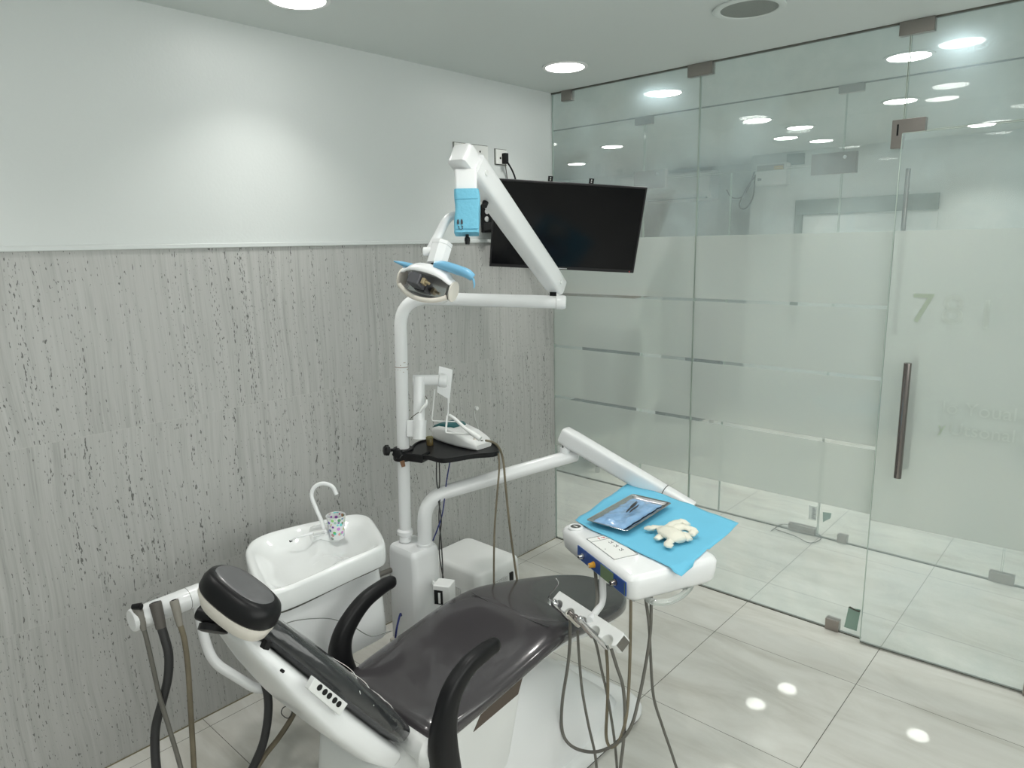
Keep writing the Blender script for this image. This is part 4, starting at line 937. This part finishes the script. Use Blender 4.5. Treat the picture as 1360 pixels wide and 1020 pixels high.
hose(hp_([(857, 792, -1.36), (862, 830, -1.36), (864, 870, -1.34), (868, 925, -1.30), (880, 965, -1.27), (892, 1000, -1.24), (905, 1040, -1.22)]), .0045, hose_g, 'grey hose leaving the console corner and drifting right over the floor tiles')
hose([pt(790, 752, d=dh + .02), pt(792, 775, d=dh + .01), pt(793, 800, d=dh - .02), pt(785, 825, d=dh - .08)], .0055, hose_g, 'short grey hose beside the white holder pipe under the console')

# ------------------------------------------------------------------ blue drape on the console, steel tray, packet and glove
cA, cB, cC, cD = pt(764, 690, z=.795), pt(838, 640, z=.792), pt(981, 695, z=.778), pt(905, 766, z=.776)
b = BM(); N = 34; grid = []
for i in range(N + 1):
    row = []
    for j in range(N + 1):
        s, r_ = i / N, j / N       # s: A->B (depth), r: A->D (width)
        q = (cA * (1 - s) + cB * s) * (1 - r_) + (cD * (1 - s) + cC * s) * r_
        l = MC.inverted() @ q
        nn = noise.noise(V((q.x * 9, q.y * 9, 3))) * .006 + noise.noise(V((q.x * 28, q.y * 28, 7))) * .0018
        inside = (-.0 < l.x < CW and 0 < l.y < CD)
        z = max(q.z + nn - .003, .7875 + nn * .15) if inside else q.z + nn * 1.2
        # edges drift a little so the outline is not ruler straight
        e = .006 * noise.noise(V((s * 4, r_ * 4, 11)))
        row.append(b.verts.new(V((q.x + e, q.y - e, z))))
    grid.append(row)
for _ in range(2):
    for i in range(1, N):
        for j in range(1, N):
            grid[i][j].co.z = max(grid[i][j].co.z, .25 * (grid[i - 1][j].co.z + grid[i + 1][j].co.z + grid[i][j - 1].co.z + grid[i][j + 1].co.z) * .999 + grid[i][j].co.z * .001)
for i in range(N):
    for j in range(N): b.faces.new((grid[i][j], grid[i + 1][j], grid[i + 1][j + 1], grid[i][j + 1]))
dr = tag(obj('paper_drape', b, drape_m, smooth=180), 'light blue paper sheet spread over the white console', 'drape')
so = dr.modifiers.new('s', 'SOLIDIFY'); so.thickness = .0008; so.offset = 1
ZT = .7985
tc = [pt(*q, z=ZT + .008) for q in ((782.5, 690), (828, 708), (889.5, 671), (843.5, 654))]
tcx = ((tc[1] - tc[0]) + (tc[2] - tc[3])) / 2; tcy = ((tc[3] - tc[0]) + (tc[2] - tc[1])) / 2; tcc = sum(tc, V()) / 4; tcc.z = ZT
MTr = frame(tcc, tcy, Z3); hx_, hy_ = tcy.length / 2, tcx.length / 2
t = thing('steel_tray', 'small shallow steel tray on the blue sheet, holding a blue packet', 'tray', tcc)
b = BM(); sec = []
for k, z in ((.016, .0), (.012, .001), (.007, .009), (.001, .0105), (0, .0100), (.001, .0094), (.0075, .0080), (.013, .0022), (.018, .0012)):
    sec.append([MTr @ V((x, y, z)) for x, y in rrect(hx_ - k, hy_ - k, .012, 4)])
loft(b, sec); obj('tray_pan', b, chrome, t)
b = BM(); N2 = 22; gr = []
for i in range(N2 + 1):
    row = []
    for j in range(N2 + 1):
        x = (i / N2 * 2 - 1) * (hx_ - .020) - .004; y = (j / N2 * 2 - 1) * (hy_ - .020) + .004
        e = max(abs(i / N2 * 2 - 1), abs(j / N2 * 2 - 1)); h = .004 + .012 * (1 - e ** 4) + .007 * noise.noise(V((x * 40, y * 40, 2))) * (1 - e ** 6)
        row.append(b.verts.new(MTr @ V((x + .004 * noise.noise(V((y * 50, 1, 1))), y + .004 * noise.noise(V((x * 50, 5, 1))), max(.0035, h)))))
    gr.append(row)
for i in range(N2):
    for j in range(N2): b.faces.new((gr[i][j], gr[i + 1][j], gr[i + 1][j + 1], gr[i][j + 1]))
pk_m = simple('blue_packet_film', srgb(128, 168, 208), .18, var=.12, bump=.6, bscale=90, vscale=30, coat=.6)
pkt = tag(obj('instrument_packet', b, pk_m, smooth=70), 'shiny pale blue packet with dark instruments inside, lying in the steel tray', 'packet')
so = pkt.modifiers.new('s', 'SOLIDIFY'); so.thickness = .0008
b = BM()
for y0, y1, x0, x1 in ((-.012, .004, -.055, .045), (-.022, -.010, -.050, .030), (-.004, .012, -.02, .055)):
    tube(b, [MTr @ V((x0 + (x1 - x0) * k / 6, y0 + (y1 - y0) * k / 6 - .006, .0285 + .002 * math.sin(k))) for k in range(7)], [.0012, .003, .0022, .003, .0028, .002, .001], 8)
obj('wrapped_instrument', b, hose_d, pkt)
# crumpled latex glove: palm with five separate fingers lying in different directions
gc = pt(889, 707, z=.800); dg = (gc - CAM).dot(FW)
G = lambda px, py, h=0.: pt(px, py, z=.797 + h)
b = BM()
secs = []
def gblob(bm, pts, rs, fl=.5): tube(bm, spline(pts, 4), rs, 14, flat=fl, up=Z3)
gblob(b, [G(878, 702, .008), G(886, 706, .012), G(896, 711, .012), G(906, 718, .008)], [.016, .030, .034, .032, .020], .42)
gblob(b, [G(884, 704, .006), G(874, 701, .005), G(864, 702, .005), G(856, 701, .004)], [.020, .013, .011, .012, .007], .6)   # finger
gblob(b, [G(884, 708, .005), G(876, 713, .005), G(871, 716, .004)], [.015, .012, .012, .009], .6)      # thumb stub
gblob(b, [G(888, 702, .009), G(896, 696, .010), G(905, 693, .008), G(914, 697, .006)], [.018, .017, .015, .014, .010], .6)
gblob(b, [G(893, 704, .010), G(904, 700, .011), G(914, 702, .009), G(921, 706, .006), G(917, 711, .005)], [.017, .016, .015, .015, .011], .6)
gblob(b, [G(898, 710, .008), G(907, 710, .007), G(914, 715, .005), G(917, 717, .004)], [.016, .015, .014, .010], .6)
gblob(b, [G(893, 715, .006), G(889, 720, .005), G(887, 724, .004), G(893, 726, .004)], [.016, .012, .012, .009], .6)
for v in b.verts: v.co += V((noise.noise(v.co * 90), noise.noise(v.co * 90 + V((5, 0, 0))), noise.noise(v.co * 90 + V((0, 7, 0))))) * .0034
for v in b.verts: v.co.z = max(v.co.z, .7965)
tag(obj('latex_glove', b, glovem, smooth=180, norm=True), 'crumpled cream latex glove on the blue sheet right of the steel tray', 'glove')

# ------------------------------------------------------------------ dental chair
t = thing('dental_chair', 'dental chair with dark glossy vinyl seat, white shell and black curved armrests', 'dental chair', (1.0, -1.7, 0))
XL, XR = .80, 1.205
# seat + leg rest cushion: stations along y
st_ = [(-2.005, .855, 1.150, .455, .415), (-1.99, .815, 1.190, .487, .405), (-1.95, .800, XR, .500, .405), (-1.85, .790, 1.215, .507, .428), (-1.72, .785, 1.22, .520, .452), (-1.60, .782, 1.22, .535, .468), (-1.50, .785, 1.215, .545, .470), (-1.42, .790, 1.21, .543, .460),
       (-1.32, .800, 1.205, .525, .435), (-1.22, .815, 1.20, .503, .415), (-1.12, .840, 1.19, .482, .400), (-1.05, .875, 1.165, .468, .392), (-1.00, .920, 1.125, .458, .390), (-.975, .975, 1.075, .448, .392), (-.968, 1.01, 1.04, .436, .402)]
def cush(stn, dish=.010, e=3.2, n=40):
    secs = []
    for y, xl, xr, zt_, zb_ in stn:
        c_ = (xl + xr) / 2; hx2 = (xr - xl) / 2; cz = (zt_ + zb_) / 2; hz2 = (zt_ - zb_) / 2; s = []
        for x, z in superel(1, 1, e, n):
            dz = -dish * (1 - x * x) if z > .5 else 0
            s.append(V((c_ + x * hx2, y, cz + z * hz2 + dz)))
        secs.append(s)
    return secs
def dense(stn, k=3):
    P_ = [V((a[0], a[1], a[2])) for a in stn]; Q_ = [V((a[3], a[4], 0)) for a in stn]
    A_, B_ = spline(P_, k), spline(Q_, k); return [(a.x, a.y, a.z, q.x, q.y) for a, q in zip(A_, B_)]
b = BM(); loft(b, cush(dense(st_), .012)); seat = obj('seat', b, vinyl, t, smooth=80)
def top_z(y):
    for a, c_ in zip(st_, st_[1:]):
        if a[0] <= y <= c_[0]: f_ = (y - a[0]) / (c_[0] - a[0]); return a[3] + (c_[3] - a[3]) * f_
    return .5
b = BM(); tube(b, [V((.80 + .40 * k / 12, -1.49 + .0 * k, top_z(-1.49) - .001 - .012 * (1 - (k / 6 - 1) ** 2))) for k in range(1, 12)], .0016, 6); obj('seam', b, hose_d, seat)
# underside pan
b = BM(); loft(b, [[V((c2, y, z)) for c2, z in [( (a + c) / 2 + x * ((c - a) / 2 - .03), zb_ - .004 + z * .012) for x, z in superel(1, 1, 5, 24)]] for y, a, c, zt_, zb_ in st_[2:-1]]); obj('seat_pan', b, whiteb, t)
# backrest frame: side profile in y-z, leaning back
BO = V((0, -2.075, .475)); bd = V((0, -.573, .819)); bn = V((0, .819, .573))     # along the back, outward towards the patient
MBk = lambda x, s, n_: V((x, BO.y + bd.y * s + bn.y * n_, BO.z + bd.z * s + bn.z * n_))
bc_ = .985; KS = .84
# black upholstery
secs = []
for s, hw_, n0, n1 in ((-.045, .12, .02, .04), (-.03, .165, .005, .055), (.0, .185, -.005, .064), (.08, .190, -.01, .066), (.25, .180, -.012, .064), (.42, .150, -.010, .060), (.54, .115, -.006, .052), (.60, .085, 0, .045), (.62, .06, .01, .035)):
    secs.append([MBk(bc_ + .0 + x * hw_, s * KS, (n0 + n1) / 2 + z * (n1 - n0) / 2) for x, z in superel(1, 1, 3.2, 36)])
b = BM(); loft(b, secs); bp = obj('backrest', b, simple('black_film_vinyl', (.03, .032, .034), .16, var=.15, bump=.4, bscale=50, coat=.6, vscale=14), t, smooth=80)
b = BM()
for s in (.03, .065, .15, .21):
    tube(b, spline([MBk(bc_ + x * .19, s + .006 * x + .012 * x * x, .0665 - .040 * abs(x) ** 6) for x in (-.95, -.6, 0, .6, .97)], 5), .0008, 5)
obj('film_crease', b, paper, bp, smooth=0)
# white shell behind
secs = []
for s, hw_, n0, n1 in ((-.075, .10, -.03, -.01), (-.065, .16, -.045, 0), (-.02, .185, -.062, .004), (.08, .193, -.078, .0), (.25, .186, -.080, -.004), (.40, .160, -.066, -.005), (.50, .130, -.052, -.006), (.58, .10, -.042, -.008), (.62, .08, -.03, -.012)):
    secs.append([MBk(bc_ + x * hw_, s * KS, (n0 + n1) / 2 + z * (n1 - n0) / 2) for x, z in superel(1, 1, 4, 36)])
b = BM(); loft(b, secs); shl = obj('backrest_shell', b, white, t, smooth=80)
# hand control pad on the right flank
fx = bc_ + .190
def flank(px, py, x=fx): return pt(px, py, x=x)
qs_ = [flank(417, 899), flank(461, 934), flank(450, 950), flank(408, 915)]
b = BM(); prism(b, qs_, (-.012, 0, 0), (.004, 0, 0)); kpad = obj('chair_keypad', b, whiteb, t, bevel=.002)
for k, (px, py) in enumerate(((423, 912), (430, 918), (436, 923), (443, 929), (448.5, 934))):
    c_ = flank(px, py); obj('key', disc_cyl(BM(), c_ + V((.003, 0, 0)), (1, 0, 0), .0068, .0025, 16), black, kpad)
c_ = flank(355, 857, bc_ + .138); b = BM(); box(b, (-.014, -.007, -.009), (.003, .007, .009), Matrix.Translation(c_) @ Matrix.Rotation(math.radians(-35), 4, 'X')); obj('rocker_switch', b, black, t, bevel=.001)
for px, py in ((375, 891), (484, 986)):
    c_ = flank(px, py, fx - .006); obj('screw', disc_cyl(BM(), c_ + V((-.004, 0, 0)), (1, 0, 0), .0035, .008, 10), black, shl)
# lower joint cover between backrest and base
b = sq3([(1.03, -2.02, .03, .125, .12, .05), (1.03, -2.02, .20, .13, .13, .05), (1.03, -2.03, .34, .135, .135, .05), (1.02, -2.03, .42, .13, .12, .05), (1.02, -2.03, .435, .11, .10, .04)]); obj('joint_cover', b, whiteb, t, smooth=60)
# headrest
hcen = pt(315, 803, d=1.47)
hx3 = V((.80, .22, -.36)).normalized(); hup = V((.02, .30, .95)).normalized()
MHd = frame(hcen, hx3, hup)
def oval(sx, sy, z, e=2.5, n=36, ox=0, tz=0.): return [MHd @ V((x + ox, y, z + tz * x)) for x, y in superel(sx, sy, e, n)]
b = BM(); loft(b, [oval(.060, .034, -.036, ox=.010), oval(.080, .048, -.029, ox=.006), oval(.091, .056, -.009), oval(.0925, .0575, .0)]); hs = obj('headrest_shell', b, cream, t, smooth=80)
b = BM(); loft(b, [oval(.092, .057, .001), oval(.0945, .059, .005), oval(.0935, .058, .026), oval(.087, .053, .041), oval(.074, .044, .047)]); hc_ = obj('headrest_cushion', b, black, t, smooth=80)
b = BM(); loft(b, [oval(.072, .043, .0465, ox=-.004), oval(.066, .038, .0495, ox=-.004), oval(.045, .026, .0480, ox=-.004), oval(.012, .008, .0475, ox=-.004)]); obj('headrest_pad', b, vinyl2, hc_, smooth=80)
obj('headrest_bracket', tube(BM(), [P(268, 812, 1.52), P(285, 818, 1.51), P(315, 828, 1.50), P(338, 838, 1.50)], [.022, .024, .022, .015], 16, flat=.8), black, t)
k0_ = P(284, 833, 1.50); ax2 = (UP * .8 + FW * .4 + RT * .1).normalized()
obj('headrest_knob', tube(BM(), [k0_ - ax2 * .011, k0_ - ax2 * .009, k0_ + ax2 * .004, k0_ + ax2 * .007], [.024, .031, .031, .023], 24), black, t)
obj('knob_stem', tube(BM(), [k0_, P(290, 820, 1.51)], .010, 12), chrome, t)
obj('headrest_slide', box(BM(), (-.03, -.014, -.008), (.015, .014, .008), frame(MBk(bc_ - .0, .52, -.01), bd, bn)), chrome, t, bevel=.002)
# armrests: broad flat bands sweeping up and forward
def arm(x, pts, lab, w):
    Pp = [pt(q[0], q[1], x=x) for q in pts]
    Q_ = spline(Pp, 7); n_ = len(Q_); R_ = [w[min(len(w) - 2, int(i / 7))] * (1 - (i / 7 - min(len(w) - 2, int(i / 7)))) + w[min(len(w) - 2, int(i / 7)) + 1] * (i / 7 - min(len(w) - 2, int(i / 7))) for i in range(n_)]
    tv = (Q_[-1] - Q_[-2]).normalized(); r0 = R_[-1]
    for h, f_ in ((.35, .94), (.65, .76), (.85, .5), (.93, .2)): Q_.append(Q_[n_ - 1] + tv * r0 * h); R_.append(r0 * f_)
    b = BM(); tube(b, Q_, R_, 18, flat=.8, up=V((1, 0, 0)), sq=3.0); o = obj('armrest', b, black, t, smooth=70); o['label'] = lab; return Pp
a1 = arm(1.265, [(592, 1030), (588, 985), (592, 950), (602, 915), (622, 884), (645, 864), (656, 857)], 'right armrest nearest the picture edge', [.040, .036, .030, .027, .024, .022, .020])
a2 = arm(.735, [(462, 908), (452, 876), (454, 848), (466, 822), (485, 797), (508, 779), (519, 773)], 'left armrest beside the spittoon', [.040, .036, .031, .028, .025, .022, .020])
obj('arm_mount', tube(BM(), [a1[0] + V((0, 0, .03)), V((1.10, a1[0].y, a1[0].z + .03))], .028, 16), whiteb, t)
obj('arm_mount', tube(BM(), [a2[0] + V((0, 0, .0)), V((.86, a2[0].y, a2[0].z))], .024, 16), chrome, t)
obj('mount_cap', tube(BM(), [a1[0] + V((.0, 0, .05)), a1[0] + V((-.05, -.02, .05))], .034, 20), whiteb, t)
# lift body and base
b = BM(); prism(b, [(1.165, -2.02, .05), (1.165, -1.715, .05), (1.165, -1.60, .455), (1.165, -2.02, .41)], (-.36, 0, 0), (0, 0, 0)); obj('lift_body', b, whiteb, t, bevel=.01)
b = BM(); prism(b, [pt(q[0], q[1], x=1.1662) for q in ((640, 946), (694, 900), (688, 922), (629, 972))], (-.004, 0, 0), (.0006, 0, 0)); obj('body_slot', b, simple('brown_slot', srgb(88, 78, 70), .7), t, smooth=0)
secs = []
for y, hw_, zt_ in ((-1.72, .17, .36), (-1.60, .19, .355), (-1.48, .20, .335), (-1.38, .20, .30), (-1.28, .19, .235), (-1.20, .175, .16), (-1.13, .165, .09), (-1.08, .15, .05)):
    secs.append([V((1.0 + math.cos(a) * hw_ * (1 + .0), y, .03 + abs(math.sin(a)) ** .75 * zt_ * (1 if math.sin(a) > 0 else 0))) for a in [PI * k / 22 for k in range(23)]])
b = BM(); loft(b, secs); obj('base_cover', b, white, t, smooth=70)
b = BM(); loft(b, [[V((1.0 + x, -1.60 + y, z)) for x, y in rrect(.235 - k, .62 - k, .10, 8)] for z, k in ((.014, .0), (.028, .0), (.040, .008), (.046, .03))]); obj('base_plate', b, whiteb, t)
b = BM(); loft(b, [[V((1.0 + x, -1.60 + y, z)) for x, y in rrect(.228, .61, .10, 8)] for z in (0, .014)]); obj('base_gasket', b, blackg, t)

# ------------------------------------------------------------------ suction holder on its bent pipe
H0 = pt(176, 824, z=.655); H1 = pt(262, 790, z=.655); dHh = (H1 - H0).normalized()
t = thing('suction_holder', 'white cylindrical hose holder on a bent pipe, left of the headrest', 'suction holder', H0)
obj('holder_bar', tube(BM(), [H0 - dHh * .004, H0, H1 + dHh * .01], [.031, .0335, .0335], 24), white, t)
b = BM(); q = H0 + (H1 - H0) * .83; tube(b, [q, q + dHh * .0015], .0338, 24); obj('bar_seam', b, seal, t)
dq = (H1 - CAM).dot(FW)
obj('bent_pipe', tube(BM(), fillet([P(262, 800, dq), P(271, 848, dq), P(283, 880, dq + .0), P(340, 915, dq + .02), P(360, 914, dq + .05), P(388, 897, dq + .12)], .05, 8), .0150, 16), white, t)
obj('pipe_socket', tube(BM(), [P(377, 903, dq + .10), P(388, 911, dq + .12), P(390, 890, dq + .14)], [.020, .026, .022], 16), whiteb, t)
def suck(px, py, tipm, hosem, r, hr, pts, lab, cat='suction hose', tilt_=(0, 0)):
    q = pt(px, py, z=.690); d0 = (q - CAM).dot(FW) - .015
    tt = thing('suction_hose', lab, cat, q, 'hoses on the white suction holder')
    c0 = P(px, py, d0); c1 = P(px + 3 + tilt_[0], py + 20 + tilt_[1], d0); c2 = P(px + 6 + tilt_[0], py + 34 + tilt_[1], d0)
    obj('nozzle', tube(BM(), [c0, c0 + (c1 - c0) * .1, c1, c2], [r, r * 1.1, r, hr * 1.15], 16), tipm, tt)
    obj('bore', disc_cyl(BM(), c0 + (c0 - c1).normalized() * .0002, (c0 - c1).normalized(), r * .62, .001, 14), black, tt)
    pp_ = [P(x, y, d0 + .0) for x, y in pts]; e_ = pp_[-1]; obj('hose', tube(BM(), spline([c1 + (c2 - c1) * .6] + pp_ + [V((e_.x, e_.y, .12)), V((e_.x + .04, e_.y + .03, hr)), V((e_.x + .12, e_.y + .08, hr))], 7), hr, 12), hosem, tt)
    return tt, c0, d0
s1, c0, d0 = suck(181, 805, simple('nozzle_grey', srgb(125, 122, 116), .4), hose_g, .012, .0065, [(195, 850), (203, 885), (212, 925), (224, 965), (236, 1005), (245, 1040)], 'thin grey hose with a chrome syringe tip, leftmost on the white holder', tilt_=(4, -2))
obj('syringe_tip', tube(BM(), spline([P(185, 803, d0 - .01), P(193, 800, d0 - .01), P(202, 792, d0 - .01), P(212, 788, d0 - .01)], 5), .0020, 8), chrome, s1)
obj('syringe_head', tube(BM(), [P(176, 806, d0 - .01), P(188, 805, d0 - .01)], [.008, .010], 12), black, s1)
suck(206, 800, simple('nozzle_dark', srgb(92, 88, 84), .5), hose_d, .0155, .0125, [(218, 845), (224, 870), (223, 900), (216, 930), (207, 965), (206, 1000), (210, 1040)], 'thick black suction hose, second on the white holder', tilt_=(2, 0))
suck(231, 797, simple('nozzle_grey2', srgb(140, 136, 128), .45), hose_b, .0115, .0078, [(245, 850), (250, 890), (253, 940), (256, 990), (259, 1040)], 'stained brown suction hose, third on the white holder nearest the headrest', tilt_=(2, 0))
# returning hoses behind the chair
de = (V((.62, -2.0, .4)) - CAM).dot(FW)
tag(obj('return_hose', tube(BM(), spline([P(336, 862, de + .02), P(346, 890, de), P(355, 920, de), P(356, 950, de), (P(350, 985, de)), P(338, 1015, de), P(325, 1040, de), V((P(325, 1040, de).x - .01, P(325, 1040, de).y, .05)), V((P(325, 1040, de).x - .05, P(325, 1040, de).y, .0135))], 7), .0130, 12), hose_d), 'thick black hose curving down behind the backrest', 'hose')
tag(obj('return_hose', tube(BM(), spline([P(397, 915, de + .05), P(396, 930, de + .05), P(388, 952, de + .05), P(370, 980, de + .03), P(352, 1003, de + .02), P(335, 1030, de)], 7), .0085, 12), hose_b), 'stained brown hose bending away below the backrest', 'hose')
for pts, lab in (([(369, 915), (371, 926), (382, 932), (385, 936), (376, 940), (374, 948), (382, 954), (388, 948), (386, 936), (392, 928), (398, 928)], 'tangle of thin black wire below the pipe end'),
                 ([(417, 934), (416, 945), (422, 952), (434, 951)], 'small loop of black wire under the backrest shell'),
                 ([(448, 1002), (443, 1016), (440, 1030)], 'black cord dropping behind the chair base')):
    tag(obj('thin_wire', tube(BM(), spline([P(x, y, de + .03) for x, y in pts] + ([V((.98, -2.20, .002))] if 'cord' in lab else []), 6), .0016, 6), hose_d), lab, 'wire')
t = thing('floor_valve', 'small cream fitting with a blue tube on the floor between spittoon and column', 'valve', V((.52, -1.60, 0)))
obj('valve_body', box(BM(), (.515, -1.605, .0), (.545, -1.575, .30)), cream, t, bevel=.004)
obj('blue_tube', tube(BM(), spline([V((.53, -1.59, .30)), V((.53, -1.58, .34)), V((.50, -1.54, .36)), V((.48, -1.52, .34))], 5), .004, 8), blueblack, t)
# ------------------------------------------------------------------ render settings
w = bpy.data.worlds.new('world'); SC.world = w; w.use_nodes = True
w.node_tree.nodes['Background'].inputs[0].default_value = (.8, .9, .95, 1); w.node_tree.nodes['Background'].inputs[1].default_value = .15
SC.view_settings.view_transform = 'Standard'; SC.view_settings.look = 'None'; SC.view_settings.exposure = 0.35; SC.view_settings.gamma = 1; SC.view_settings.use_curve_mapping = False
SC.cycles.max_bounces = 14; SC.cycles.transparent_max_bounces = 24; SC.cycles.transmission_bounces = 12; SC.cycles.glossy_bounces = 6; SC.cycles.diffuse_bounces = 5
SC.cycles.sample_clamp_indirect = 6.0
